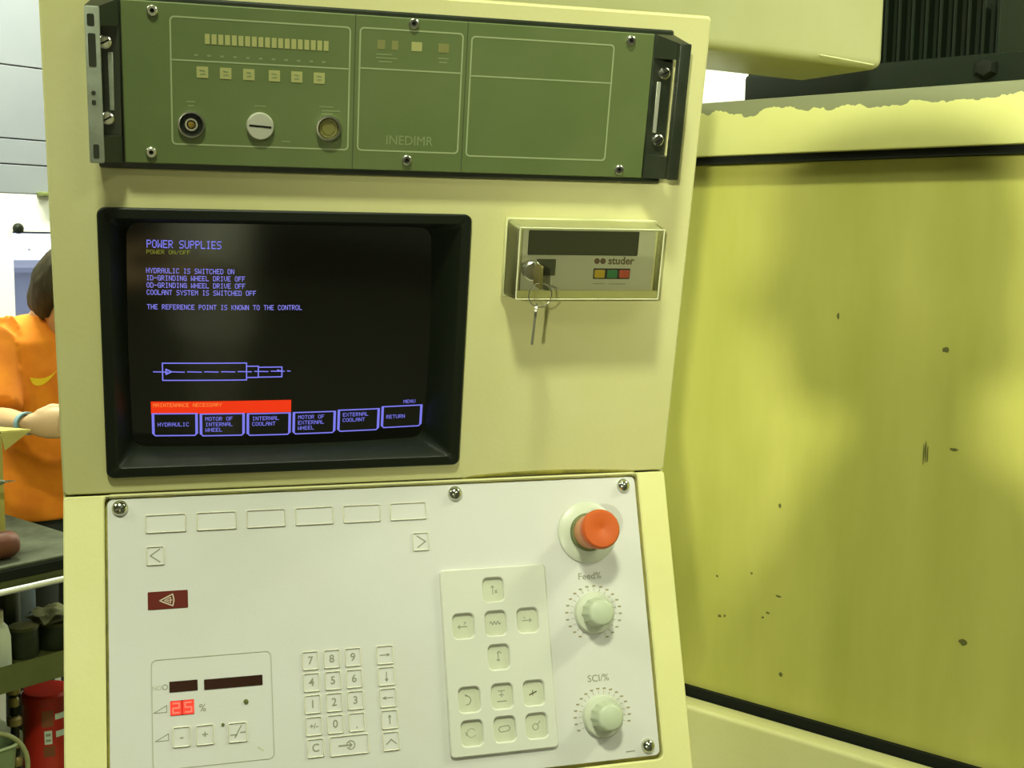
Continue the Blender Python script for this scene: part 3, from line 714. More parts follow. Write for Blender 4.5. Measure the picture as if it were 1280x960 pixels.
def seg7(ch, cx, cy, w, h, t):
    on = {'2': 'abged', '6': 'afgedc', '5': 'afgcd'}[ch]; mb = MB()
    P = dict(a=[(-1, 1), (1, 1)], b=[(1, 1), (1, 0)], c=[(1, 0), (1, -1)], d=[(-1, -1), (1, -1)], e=[(-1, -1), (-1, 0)], f=[(-1, 1), (-1, 0)], g=[(-1, 0), (1, 0)])
    for s in on: stroke(mb, [(cx + x * w / 2, cy + y * h / 2) for x, y in P[s]], t, PT + 0.0006, 0.0003)
    return mb
for ch, cx in (('2', -0.1646), ('5', -0.1548)):
    dg = part('digit_field', MB().prism([rr(cx - 0.0045, cx + 0.0045, -0.1843, -0.1731, 0.001, 2)], PT, PT + 0.0006), LEDRED, ld_)
    part('digit', seg7(ch, cx, -0.1787, 0.0050, 0.0076, 0.0013), LEDRED2, ld_)
part('percent_print', text_mb('%', 0.0085, -0.1434, -0.1806, PT + 0.0001), PRINT, kp)
part('signal_lamp', MB().lathe([(0.0021, PT), (0.0019, PT + 0.001), (0, PT + 0.0014)], 14, Matrix.Translation((-0.1082, -0.1786, 0))), mat('lamp_olive', (0.10, 0.12, 0.03), 0.3), kp)
part('signal_lamp', MB().lathe([(0.0014, PT), (0.0012, PT + 0.0008), (0, PT + 0.001)], 14, Matrix.Translation((-0.1274, -0.1955, 0))), mat('lamp_olive', (0.10, 0.12, 0.03), 0.3), kp)
wedge = MB()
for cx, cy in ((-0.1768, -0.1795), (-0.1758, -0.2020)):
    stroke(wedge, [(cx - 0.0055, cy - 0.0018), (cx + 0.0048, cy + 0.0035), (cx + 0.0048, cy - 0.0018), (cx - 0.0055, cy - 0.0018)], 0.0006, PT)
stroke(wedge, arc(-0.1730, -0.1612, 0.0020, 0, 360, 14), 0.0006, PT)
part('wedge_print', wedge, PRINT, kp)
part('letter_print', text_mb('NO', 0.0050, -0.1795, -0.1615, PT + 0.0001), mat('faded_print', (0.42, 0.42, 0.32), 0.6), kp)
key(-0.1678, -0.1535, 0.1938, 0.2102, T('-', -0.1606, 0.2020, 0.010), name='minus_key')
key(-0.1492, -0.1348, 0.1940, 0.2104, T('+', -0.1420, 0.2022, 0.0085), name='plus_key')
sl = stroke(MB(), [(-0.1215, -0.2045), (-0.1165, -0.2045)], 0.0009, zl); stroke(sl, [(-0.1180, -0.2068), (-0.1128, -0.1975)], 0.0009, zl); stroke(sl, [(-0.1135, -0.2030), (-0.1098, -0.2030)], 0.0009, zl)
key(-0.1234, -0.1079, 0.1947, 0.2108, sl, name='override_key')
part('scratch_mark', stroke(MB(), [(-0.0995, -0.2165), (-0.0955, -0.2195)], 0.0014, PT - 0.0001, 0.0002), mat('scratch_grey', (0.45, 0.47, 0.34), 0.6), kp)
# raised block with sunken keys
BX0, BX1, BD0, BD1 = 0.0630, 0.1612, 0.0806, 0.2424
keys = [(0.1018, 0.1206, 0.0905, 0.1112, 'up'), (0.0722, 0.0912, 0.1203, 0.1414, 'left'), (0.1020, 0.1210, 0.1200, 0.1410, 'wave'), (0.1318, 0.1508, 0.1195, 0.1407, 'right'),
        (0.1026, 0.1216, 0.1495, 0.1707, 'down'), (0.0732, 0.0922, 0.1838, 0.2050, 'back'), (0.1032, 0.1222, 0.1834, 0.2046, 'wheel'), (0.1325, 0.1515, 0.1832, 0.2044, 'star'),
        (0.0737, 0.0928, 0.2122, 0.2335, 'turn'), (0.1034, 0.1226, 0.2117, 0.2329, 'belt'), (0.1328, 0.1518, 0.2116, 0.2327, 'drop')]
KH = 0.0036
blk = part('raised_block', MB().prism([rr(BX0, BX1, -BD1, -BD0, 0.004)] + [rr(a, b, -d, -c, 0.0042, 5) for a, b, c, d, _ in keys], PT - 0.0003, PT + KH, 0.0011), PLATE_BLOCK, kp, 'raised moulded block around the sunken keys')
for a, b, c, d, kind in keys:
    k = part('sunken_key', MB().prism([rr(a - 0.0006, b + 0.0006, -d - 0.0006, -c + 0.0006, 0.0042, 5)], PT - 0.0006, PT + 0.0003), KEYREC, kp)
    cx, cy = (a + b) / 2, -(c + d) / 2; z = PT + 0.0002; s = MB(); W_ = 0.0008
    if kind == 'up': stroke(s, [(cx, cy - 0.004), (cx, cy + 0.0035)], W_, z); stroke(s, [(cx - 0.0014, cy + 0.002), (cx, cy + 0.0035), (cx + 0.0014, cy + 0.002)], W_, z); stroke(s, [(cx + 0.002, cy - 0.0005), (cx + 0.004, cy - 0.003)], W_, z); stroke(s, [(cx + 0.004, cy - 0.0005), (cx + 0.002, cy - 0.003)], W_, z)
    if kind == 'down': stroke(s, [(cx, cy + 0.004), (cx, cy - 0.0035)], W_, z); stroke(s, [(cx - 0.0014, cy - 0.002), (cx, cy - 0.0035), (cx + 0.0014, cy - 0.002)], W_, z); stroke(s, arc(cx + 0.001, cy + 0.003, 0.0016, 0, 180, 8), W_, z)
    if kind == 'left': stroke(s, [(cx - 0.0045, cy - 0.0005), (cx + 0.0035, cy - 0.0005)], W_ * 1.3, z); stroke(s, [(cx - 0.0028, cy + 0.001), (cx - 0.0045, cy - 0.0005), (cx - 0.0028, cy - 0.002)], W_, z); stroke(s, [(cx + 0.001, cy + 0.0032), (cx + 0.003, cy + 0.0032), (cx + 0.001, cy + 0.0012)], W_ * 0.8, z)
    if kind == 'right': stroke(s, [(cx - 0.0045, cy), (cx + 0.004, cy)], W_, z); stroke(s, [(cx + 0.0022, cy + 0.0015), (cx + 0.004, cy), (cx + 0.0022, cy - 0.0015)], W_, z); stroke(s, [(cx - 0.003, cy + 0.003), (cx - 0.0018, cy + 0.002)], W_, z)
    if kind == 'wave': stroke(s, [(cx - 0.0048 + 0.0096 * i / 20, cy + 0.0003 + 0.0014 * sin(i / 20 * 3 * 2 * pi)) for i in range(21)], W_, z)
    if kind == 'back': stroke(s, arc(cx - 0.002, cy - 0.0005, 0.0038, 100, -100, 12), W_, z); stroke(s, [(cx - 0.003, cy + 0.0042), (cx - 0.001, cy + 0.0034)], W_ * 1.3, z)
    if kind == 'wheel': stroke(s, [(cx - 0.003, cy + 0.0045), (cx + 0.003, cy + 0.0045)], W_, z); stroke(s, [(cx, cy + 0.0045), (cx, cy - 0.001)], W_, z); stroke(s, [(cx - 0.0042, cy - 0.0045), (cx + 0.0042, cy - 0.0045)], W_ * 1.3, z); stroke(s, [(cx - 0.002, cy + 0.001), (cx + 0.002, cy + 0.001)], W_, z)
    if kind == 'star': stroke(s, [(cx - 0.0035, cy - 0.0015), (cx + 0.003, cy + 0.001)], W_ * 1.6, z); stroke(s, [(cx - 0.0005, cy + 0.0022), (cx - 0.0005, cy - 0.002)], W_, z)
    if kind == 'turn': stroke(s, arc(cx, cy, 0.0038, 30, 330, 14), W_ * 0.7, z); stroke(s, [(cx - 0.005, cy + 0.001), (cx - 0.0045, cy - 0.002)], W_, z)
    if kind == 'belt': stroke(s, [(cx - 0.0025, cy + 0.0022), (cx + 0.0028, cy + 0.0028)], W_, z); stroke(s, [(cx - 0.0025, cy - 0.0024), (cx + 0.0028, cy - 0.0018)], W_, z); stroke(s, arc(cx - 0.0025, cy, 0.0023, 90, 270, 8), W_, z); stroke(s, arc(cx + 0.0028, cy + 0.0005, 0.0023, -90, 90, 8), W_, z)
    if kind == 'drop': stroke(s, arc(cx - 0.0005, cy - 0.001, 0.0026, 0, 360, 14), W_, z); stroke(s, [(cx + 0.0015, cy + 0.001), (cx + 0.004, cy + 0.0035)], W_, z)
    part('legend', s, PRINT_DK if kind == 'star' else PRINT, k)
# dome screws
for x, d, r in ((-0.2066, 0.0118, 0.0067), (0.0823, 0.0126, 0.0067), (0.2455, 0.0125, 0.0064), (0.2465, 0.2498, 0.0064), (-0.2066, 0.2498, 0.0066)):
    s = part('dome_screw', MB().lathe([(r, PT), (r, PT + 0.0008), (r * 0.94, PT + 0.0022), (r * 0.78, PT + 0.0038), (r * 0.5, PT + 0.0050), (0, PT + 0.0056)], 24, Matrix.Translation((x, -d, 0))), CHROME, kp)
    part('slot', MB().box(-r * 0.62, r * 0.62, -0.0006, 0.0006, PT + 0.0042, PT + 0.0054, Matrix.Translation((x, -d, 0)) @ Matrix.Rotation(0.6, 4, 'Z')), mat('slot_dark', (0.10, 0.10, 0.06), 0.5), s)
# emergency stop
EX, EY = 0.2055, -0.0545
es = part('emergency_stop', MB().lathe([(0.0285, PT), (0.0285, PT + 0.0012), (0.0272, PT + 0.0024), (0.0150, PT + 0.0030), (0, PT + 0.0030)], 40, Matrix.Translation((EX, EY, 0))), KNOB2, kp, 'red mushroom stop button on a pale disc')
part('collar', MB().lathe([(0.0172, PT + 0.003), (0.0178, PT + 0.0045), (0.0172, PT + 0.0075), (0, PT + 0.0075)], 36, Matrix.Translation((EX, EY, 0))), mat('collar_green', (0.14, 0.16, 0.06), 0.5), es, 'dark olive collar')
part('button_cap', MB().lathe([(0.0150, PT + 0.007), (0.0156, PT + 0.010), (0.0162, PT + 0.030)], 36, Matrix.Translation((EX, EY, 0))), RED_SIDE, es, 'faded red shaft')
part('button_top', MB().lathe([(0.0162, PT + 0.0298), (0.0176, PT + 0.0312), (0.0180, PT + 0.037), (0.0176, PT + 0.0395), (0.0160, PT + 0.0412), (0.0132, PT + 0.0413), (0.0030, PT + 0.0404), (0.0012, PT + 0.0398), (0, PT + 0.0398)], 40, Matrix.Translation((EX, EY, 0))), RED_BTN, es, 'bright red-orange button top')
# rotary knobs
def rotary(cx, cy, a0, a1, nm, cap, label):
    kn = part('rotary_knob', MB().lathe([(0.0190, PT), (0.0190, PT + 0.0030), (0.0178, PT + 0.0048), (0.0120, PT + 0.0055), (0, PT + 0.0055)], 36, Matrix.Translation((cx, cy, 0))), KNOB2, kp, label)
    g = MB(); segs = 36; rings = []
    for z, r in ((PT + 0.0055, 0.0128), (PT + 0.020, 0.0118), (PT + 0.0222, 0.0112), (PT + 0.0232, 0.0095)):
        rings.append([(cx + (r + (0.0009 if i % 3 == 0 and z < PT + 0.021 else 0)) * cos(2 * pi * i / segs), cy + (r + (0.0009 if i % 3 == 0 and z < PT + 0.021 else 0)) * sin(2 * pi * i / segs), z) for i in range(segs)])
    g.loft(rings)
    part('grip', g, KNOB, kn)
    sc = MB()
    for i in range(nm):
        a = rad(a0 + (a1 - a0) * i / (nm - 1))
        stroke(sc, [(cx + 0.0200 * cos(a), cy + 0.0200 * sin(a)), (cx + 0.0225 * cos(a), cy + 0.0225 * sin(a))], 0.0004, PT)
        tx, ty = cx + 0.0260 * cos(a), cy + 0.0245 * sin(a)
        stroke(sc, [(tx - 0.0011, ty), (tx + 0.0011, ty)], 0.0014, PT)
    part('scale_print', sc, mat('scale_brown', (0.27, 0.23, 0.12), 0.6), kp)
    part('knob_lettering', text_mb(cap, 0.0088, cx - 0.001, cy + 0.0335, PT + 0.0001), PRINT, kp)
rotary(0.2055, -0.1282, 235, -65, 21, 'Feed%', 'grey-green rotary knob under the stop button')
rotary(0.2055, -0.2200, 205, -15, 17, 'SCI/%', 'grey-green rotary knob at the panel bottom')
part('small_print', stroke(MB(), [(0.2255, -0.2532), (0.2335, -0.2530)], 0.0009, PT), PRINT, kp)

# ------------------------------------------------------------------ grinding machine on the right
def rthing(name, label, cat, org, group=None): return thing(name, label, cat, ROOM, org, group)
en = rthing('machine_guard', 'large yellow-green painted machine guard with a chipped top rim, right of the cabinet', 'guard', (0.69, -0.6, 0))
YL, YR = 0.48, -1.7
part('guard_sheet', MB().box(0.710, 0.714, YR, YL, 1.016, 1.800), CREAM_WALL, en, 'tall painted guard sheet')
# rim with a band where the paint has come off
rim_m = mat('rim_enamel', (0.66, 0.65, 0.25), 0.4, col2=(0.60, 0.58, 0.19), scale=4)
nt = rim_m.node_tree; b = nt.nodes['Principled BSDF']
tc = nt.nodes.new('ShaderNodeTexCoord'); sx_ = nt.nodes.new('ShaderNodeSeparateXYZ'); nt.links.new(tc.outputs['Object'], sx_.inputs[0])
nz = nt.nodes.new('ShaderNodeTexNoise'); nz.inputs['Scale'].default_value = 38; nz.inputs['Detail'].default_value = 3; nt.links.new(tc.outputs['Object'], nz.inputs['Vector'])
ma = nt.nodes.new('ShaderNodeMath'); ma.operation = 'MULTIPLY_ADD'; ma.inputs[1].default_value = 0.030; nt.links.new(nz.outputs['Fac'], ma.inputs[0]); nt.links.new(sx_.outputs['Z'], ma.inputs[2])
gt = nt.nodes.new('ShaderNodeMath'); gt.operation = 'GREATER_THAN'; gt.inputs[1].default_value = 1.8500; nt.links.new(ma.outputs[0], gt.inputs[0])
mxr = nt.nodes.new('ShaderNodeMix'); mxr.data_type = 'RGBA'
old = b.inputs['Base Color'].links[0].from_socket
nt.links.new(old, mxr.inputs['A']); mxr.inputs['B'].default_value = (0.22, 0.23, 0.12, 1)
nt.links.new(gt.outputs[0], mxr.inputs['Factor']); nt.links.new(mxr.outputs['Result'], b.inputs['Base Color'])
part('top_rim', MB().bbox(0.675, 0.745, YR, YL, 1.7815, 1.8515, 0.003, 2), rim_m, en, 'rim with paint worn to grey along its top')
part('rim_shade_strip', MB().box(0.684, 0.712, YR, YL, 1.772, 1.7818), BLACK_MATT, en)  # black strip put in for the shade of the gap under the rim
part('lower_guard', MB().bbox(0.664, 0.700, YR, YL, 0.28, 1.0285, 0.006, 3), CREAM, en, 'cream lower guard with a bright top edge')
part('gap_shade_sheet', MB().box(0.702, 0.712, YR, YL, 0.30, 1.040), BLACK_MATT, en)  # black sheet painting the shade of the open slot above the lower guard
bd = rthing('machine_bed', 'low cream machine bed hidden behind the tall guard sheet', 'machine', (1.5, -0.6, 0))
part('bed_casting', MB().bbox(0.725, 2.35, YR, YL, 0.0, 1.0, 0.02), CREAM_WALL, bd)
part('foot_skirt', MB().box(0.70, 0.72, YR, YL, 0.0, 0.285), BLACK_MATT, en)
chipm = mat('bare_dark_metal', (0.13, 0.13, 0.03), 0.6)
for cy, cz, w_, h_ in ((-0.258, 1.544, 0.005, 0.0035), (-0.240, 1.417, 0.0012, 0.017), (-0.2425, 1.414, 0.0010, 0.012), (-0.2375, 1.415, 0.001, 0.013), (-0.299, 1.190, 0.006, 0.004), (-0.274, 1.424, 0.005, 0.002), (-0.052, 1.197, 0.004, 0.0015), (0.036, 1.151, 0.003, 0.0025),
                       (0.028, 1.153, 0.002, 0.002), (-0.037, 1.171, 0.003, 0.0015), (-0.030, 1.163, 0.002, 0.0014), (0.042, 1.207, 0.002, 0.0016), (-0.011, 1.221, 0.002, 0.0015), (-0.119, 1.578, 0.002, 0.004), (-0.060, 1.09, 0.003, 0.003), (-0.049, 1.321, 0.002, 0.003)):
    mb = MB(); k = 9; pts = [(cy + w_ * (0.7 + 0.6 * random.random()) * cos(2 * pi * i / k), cz + h_ * (0.7 + 0.6 * random.random()) * sin(2 * pi * i / k)) for i in range(k)]
    mb.v = [(0.7098, y, z) for y, z in pts]; mb.f = [tuple(range(k))]
    part('paint_chip', mb, chipm, en)
smm = mat('oily_smudge', (0.42, 0.40, 0.09), 0.4)
# overhead duct box
a15 = math.atan2(0.26, 0.965)
DU = Matrix.Translation((1.147, 0.987, 2.0)) @ Matrix.Rotation(a15, 4, 'Z')
du = thing('overhead_housing', 'pale cream box housing with rounded edges, overhead behind the cabinet', 'housing', DU)
part('shell', MB().bbox(-1.25, 0.0, 0.0, 0.215, 0.0, 0.62, 0.018, 4), CREAM_BOX, du)
for hx in (-1.1, -0.15): part('hanger_rod', MB().tube([(hx, 0.10, 0.61), (hx, 0.10, 2.0)], 0.012, 10), STEEL, du)
part('seam_line', MB().tube([(-0.17, -0.0005, 0.012), (-0.03, -0.0005, 0.006)], 0.0016, 6), mat('seam_bright', (0.7, 0.7, 0.4), 0.3), du)
# electric motor
mt = rthing('electric_motor', 'dark green finned electric motor behind the machine rim', 'motor', (1.9, 0.3, 1.0))
MOT = mat('motor_dark_green', (0.006, 0.014, 0.005), 0.7, spec=0.2, col2=(0.010, 0.014, 0.006), scale=14)
part('motor_body', MB().bbox(1.80, 2.15, 0.050, 0.62, 1.86, 2.21, 0.02), MOT, mt)
for i in range(20):
    y = 0.046 + 0.029 * i
    zt = (2.165, 2.195)[i] if i < 2 else 2.215
    part('cooling_fin', MB().bbox(1.768, 1.81, y, y + 0.007, 1.90, zt, 0.002, 1), MOT, mt)
part('terminal_ledge', MB().bbox(1.74, 1.82, -0.16, 0.60, 1.93, 2.052, 0.012), MOT, mt)
part('mounting_bolt', MB().lathe([(0.022, 0), (0.022, 0.02), (0.016, 0.028), (0, 0.03)], 6, Matrix.Translation((1.74, 0.055, 2.02)) @ Matrix.Rotation(-pi / 2, 4, 'Y')), BLACK, mt)
part('base_flange', MB().bbox(1.72, 2.19, -0.16, 0.64, 1.82, 1.94, 0.008), MOT, mt)
part('pedestal', MB().bbox(1.80, 2.12, 0.0, 0.55, 1.0, 1.83, 0.01), MOT, mt)
rb = rthing('rear_cover', 'cream cover plate behind the dark motor at the right edge', 'cover', (2.3, -0.2, 1.0))
part('shell', MB().bbox(2.24, 2.34, -1.2, 0.40, 1.0, 2.8, 0.02), CREAM_BOX, rb)

# ------------------------------------------------------------------ workbench and what lies on it
OLIVE = mat('olive_paint', (0.075, 0.085, 0.022), 0.5, col2=(0.055, 0.065, 0.016), scale=14)
RUBBER = mat('grey_rubber', (0.085, 0.092, 0.062), 0.8, spec=0.2, col2=(0.06, 0.068, 0.042), scale=40, bump=0.3, bscale=300)
BXL, BXR, BYF, BYB = -0.75, 0.838, 1.79, 2.75
wbn = rthing('workbench', 'olive steel workbench with a dark rubber top and a bright rail along its front', 'workbench', (0.05, 2.27, 0))
part('rubber_mat', MB().bbox(BXL + 0.004, BXR - 0.004, BYF + 0.004, BYB, 0.9105, 0.9185, 0.002, 1), RUBBER, wbn)
part('bench_top', MB().bbox(BXL, BXR, BYF, BYB, 0.885, 0.911, 0.003, 1), BLACK_MATT, wbn)
part('front_strip', MB().box(BXL, BXR, BYF + 0.006, BYF + 0.05, 0.862, 0.886), OLIVE, wbn)
part('front_rail', MB().tube([(BXL, BYF - 0.014, 0.866), (BXR, BYF - 0.014, 0.866)], 0.0075, 14), mat('rail_chrome', (0.88, 0.88, 0.88), 0.36, metal=0.75), wbn, 'bright round steel rail')
for x in (BXL + 0.2, BXR - 0.03): part('rail_bracket', MB().box(x - 0.006, x + 0.006, BYF - 0.016, BYF + 0.008, 0.862, 0.870), OLIVE, wbn)
part('lower_shelf', MB().bbox(BXL + 0.01, BXR - 0.01, BYF, BYB - 0.02, 0.624, 0.636, 0.002, 1).box(BXL + 0.01, BXR - 0.01, BYF - 0.002, BYF + 0.002, 0.626, 0.688), OLIVE, wbn, 'olive shelf with an upright front lip')
part('bottom_shelf', MB().bbox(BXL + 0.01, BXR - 0.01, BYF, BYB - 0.02, 0.312, 0.326, 0.002, 1), OLIVE, wbn)
part('back_sheet', MB().box(BXL + 0.01, BXR - 0.01, BYB - 0.02, BYB - 0.016, 0.3, 0.886), BLACK_MATT, wbn)
for x in (BXL + 0.03, BXR - 0.03):
    for y in (BYF + 0.03, BYB - 0.04): part('leg', MB().box(x - 0.02, x + 0.02, y - 0.02, y + 0.02, 0.0, 0.886), OLIVE, wbn)
# red canister
RED_CAN = mat('red_can_paint', (0.42, 0.018, 0.010), 0.35, col2=(0.34, 0.02, 0.01), scale=20)
ca = rthing('red_canister', 'red canister with white labels on the bottom bench shelf', 'canister', (0.765, 1.98, 0.326))
part('body', MB().lathe([(0, 0.0), (0.058, 0.0), (0.062, 0.004), (0.062, 0.020), (0.060, 0.024), (0.060, 0.172), (0.062, 0.176), (0.062, 0.196), (0.056, 0.203), (0, 0.203)], 36, Matrix.Translation((0.765, 1.98, 0.326))), RED_CAN, ca)
def curved(cx, cy, R, a0, a1, z0, z1, nn=8):
    mb = MB()
    for i in range(nn + 1):
        a = rad(a0 + (a1 - a0) * i / nn); mb.v += [(cx + R * cos(a), cy + R * sin(a), z0), (cx + R * cos(a), cy + R * sin(a), z1)]
    for i in range(nn): mb.f.append((2 * i, 2 * i + 2, 2 * i + 3, 2 * i + 1))
    return mb
LBL = mat('label_white', (0.52, 0.60, 0.50), 0.5); LBR = mat('label_brown', (0.20, 0.06, 0.02), 0.5)
cc = (0.765, 1.98)
l1 = part('label', curved(*cc, 0.0604, 233, 250, 0.405, 0.440), LBL, ca, 'white symbol label')
part('label_print', curved(*cc, 0.0608, 236, 247, 0.412, 0.418).add(*(lambda m: (m.v, m.f))(curved(*cc, 0.0608, 236, 247, 0.426, 0.433))), PRINT, l1)
part('label', curved(*cc, 0.0604, 259, 300, 0.420, 0.436), LBL, ca, 'white lower stripe label')
part('label', curved(*cc, 0.0604, 258, 300, 0.466, 0.481), LBL, ca, 'white upper stripe label')
part('label_field', curved(*cc, 0.0603, 228, 254, 0.450, 0.492), LBR, ca)
part('label_field', curved(*cc, 0.0603, 230, 256, 0.372, 0.400), LBR, ca)
# grey-green wire handled basket
bk = rthing('carrying_basket', 'grey-green plastic basket with a hooped handle on the bottom shelf', 'basket', (0.52, 1.87, 0.326))
BSK = mat('basket_plastic', (0.16, 0.21, 0.10), 0.4)
tb = rr(0.43, 0.615, 1.825, 1.92, 0.03, 5); tb2 = rr(0.445, 0.600, 1.84, 1.905, 0.025, 5)
part('tub', MB().loft([[(x, y, 0.3265) for x, y in tb2(0.004)], [(x, y, 0.3265) for x, y in tb2()], [(x, y, 0.478) for x, y in tb()], [(x, y, 0.478) for x, y in tb(0.004)], [(x, y, 0.332) for x, y in tb2(0.004)]]), BSK, bk)
part('rim', MB().tube([(x, y, 0.478) for x, y in tb(-0.002)], 0.004, 8, closed=True), mat('basket_rim', (0.30, 0.36, 0.20), 0.4), bk)
part('hoop_handle', MB().tube([(0.52 + 0.110 * cos(rad(a)), 1.83, 0.42 + 0.105 * sin(rad(a))) for a in range(-5, 186, 10)], 0.006, 10), mat('handle_olive', (0.26, 0.27, 0.12), 0.35), bk)
# fittings between basket and canister
BR_ = mat('old_brass', (0.24, 0.19, 0.07), 0.4, metal=0.4)
pst = rthing('fittings_rod', 'dark rod with brass fittings standing left of the red canister', 'fittings', (0.668, 1.96, 0.326))
part('rod', MB().tube([(0.668, 1.96, 0.327), (0.668, 1.96, 0.560)], 0.010, 10), BLACK, pst)
for z, r in ((0.378, 0.016), (0.425, 0.014), (0.482, 0.018), (0.530, 0.013), (0.562, 0.017)):
    part('fitting', MB().lathe([(0, -0.01), (r, -0.01), (r, 0.006), (r * 0.7, 0.012), (0, 0.013)], 10, Matrix.Translation((0.668 - 0.003, 1.955, z))), BR_, pst)
# shelf contents
sh = 0.636
wbt = rthing('white_bottle', 'white plastic bottle on the upper bench shelf', 'bottle', (0.605, 1.90, sh))
part('body', MB().lathe([(0, 0), (0.026, 0), (0.028, 0.004), (0.028, 0.085), (0.022, 0.110), (0.012, 0.122), (0, 0.122)], 24, Matrix.Translation((0.605, 1.90, sh + 0.0005))), mat('bottle_white', (0.50, 0.54, 0.40), 0.4), wbt)
part('cap', MB().lathe([(0.013, 0.120), (0.013, 0.150), (0, 0.152)], 18, Matrix.Translation((0.605, 1.90, sh))), mat('cap_white', (0.5, 0.5, 0.36), 0.4), wbt)
DKG = mat('dark_pot_green', (0.014, 0.022, 0.008), 0.45, col2=(0.03, 0.036, 0.012), scale=18)
for i, (x, y, r, h, lab) in enumerate(((0.70, 1.96, 0.034, 0.078, 'dark green pot right of the white bottle on the shelf'), (0.790, 1.97, 0.045, 0.070, 'dark wide pot under the pale rag on the shelf'), (0.722, 2.08, 0.030, 0.145, 'tall dark can at the back of the bench shelf'))):
    p = rthing('storage_pot', lab, 'pot', (x, y, sh), 'dark pots on the bench shelf')
    part('body', MB().lathe([(0, 0), (r * 0.9, 0), (r, 0.006), (r, h - 0.012), (r * 0.97, h - 0.008), (0, h - 0.008)], 24, Matrix.Translation((x, y, sh + 0.0005))), DKG, p)
    part('lid', MB().lathe([(0, 0), (r * 1.04, 0), (r * 1.04, 0.008), (r * 0.5, 0.011), (0, 0.011)], 24, Matrix.Translation((x, y, sh + h - 0.0075))), mat('pot_lid_olive', (0.07, 0.075, 0.025), 0.5) if i != 2 else DKG, p)
rg_ = MB(); nu, nv = 14, 10
for sgn in (1, 0):
    for j in range(nv + 1):
        for i in range(nu + 1):
            x = 0.735 + 0.105 * i / nu; y = 1.925 + 0.10 * j / nv
            ed_ = min(i, nu - i) / nu + min(j, nv - j) / nv
            z = 0.7125 + (0.018 * min(1, ed_ * 3) * (1 + 0.6 * mnoise.noise(Vector((x * 40, y * 40, 0)))) if sgn else 0)
            rg_.v.append((x, y, z))
nn_ = (nu + 1) * (nv + 1)
for j in range(nv):
    for i in range(nu):
        a = j * (nu + 1) + i; rg_.f.append((a, a + 1, a + nu + 2, a + nu + 1)); rg_.f.append((nn_ + a, nn_ + a + nu + 1, nn_ + a + nu + 2, nn_ + a + 1))
rag = part('cleaning_rag', rg_, mat('rag_beige', (0.19, 0.19, 0.09), 0.9), None, org=(0, 0, 0)); rag.matrix_world = ROOM
rag['label'] = 'crumpled beige cleaning rag lying on a dark pot'; rag['category'] = 'rag'
bl = rthing('blue_box', 'pale blue plastic box at the back of the upper bench shelf', 'box', (0.80, 2.20, sh))
part('tub', MB().bbox(0.755, 0.822, 2.12, 2.30, sh + 0.0005, 0.80, 0.008), mat('blue_plastic', (0.19, 0.24, 0.36), 0.5), bl)
part('lid', MB().bbox(0.751, 0.826, 2.116, 2.304, 0.799, 0.815, 0.005), mat('blue_plastic_lid', (0.16, 0.20, 0.32), 0.5), bl)
spn = part('ring_spanner', MB().tube([(0.613 + 0.012 * cos(2 * pi * i / 20), 1.83, 0.657 + 0.010 * sin(2 * pi * i / 20)) for i in range(20)], 0.0035, 8, closed=True).tube([(0.601, 1.832, 0.655), (0.50, 1.85, 0.645)], 0.0045, 8), STEEL, None, org=(0, 0, 0))
spn.matrix_world = ROOM; spn['label'] = 'bright steel ring spanner leaning on the shelf lip'; spn['category'] = 'spanner'
# cardboard box and tools on the bench
zt = 0.9185
CARD = mat('cardboard', (0.46, 0.40, 0.10), 0.8, col2=(0.42, 0.35, 0.09), scale=20)
cb = rthing('cardboard_box', 'open yellow-brown cardboard box on the bench, one flap pointing right', 'box', (0.55, 2.0, zt))
for (x0, x1, y0, y1) in ((0.44, 0.658, 1.95, 1.954), (0.44, 0.658, 2.146, 2.15), (0.44, 0.444, 1.954, 2.146), (0.654, 0.658, 1.954, 2.146)):
    part('side', MB().box(x0, x1, y0, y1, zt + 0.0005, 1.195), CARD, cb)
part('bottom', MB().box(0.444, 0.654, 1.954, 2.146, zt + 0.0005, zt + 0.004), CARD, cb)
fl = MB(); q = [(0.657, 1.951, 1.200), (0.657, 2.10, 1.200), (0.752, 1.990, 1.190), (0.664, 1.951, 1.155)]
fl.v = [Vector(p) for p in q] + [Vector(p) + Vector((0.0, 0.003, 0.003)) for p in q]
fl.f = [(0, 1, 2, 3), (7, 6, 5, 4), (0, 4, 5, 1), (1, 5, 6, 2), (2, 6, 7, 3), (3, 7, 4, 0)]
part('flap', fl, CARD, cb, smooth=0)
sb = thing('scriber', 'pointed steel scriber held level in front of the cardboard box', 'scriber', ROOM, (0.60, 1.93, 1.09))
part('grip', MB().tube([(0.42, 1.905, 1.094), (0.628, 1.902, 1.091), (0.634, 1.902, 1.091)], [0.0055, 0.0062, 0.0045], 12), mat('scriber_grey', (0.22, 0.25, 0.20), 0.3, metal=0.7), sb)
part('tip', MB().tube([(0.632, 1.902, 1.091), (0.640, 1.902, 1.091), (0.663, 1.903, 1.0895)], [0.0035, 0.0028, 0.0008], 12), CHROME, sb, 'bright pointed tip')
part('upright_holder', MB().tube([(0.43, 1.915, zt), (0.43, 1.915, 1.105)], 0.008, 12).lathe([(0, 0), (0.03, 0), (0.03, 0.01), (0, 0.012)], 20, Matrix.Translation((0.43, 1.915, zt + 0.0003))), BLACK, sb)
ml = rthing('mallet', 'dark reddish-brown mallet head end lying on the bench edge', 'mallet', (0.58, 1.87, zt))
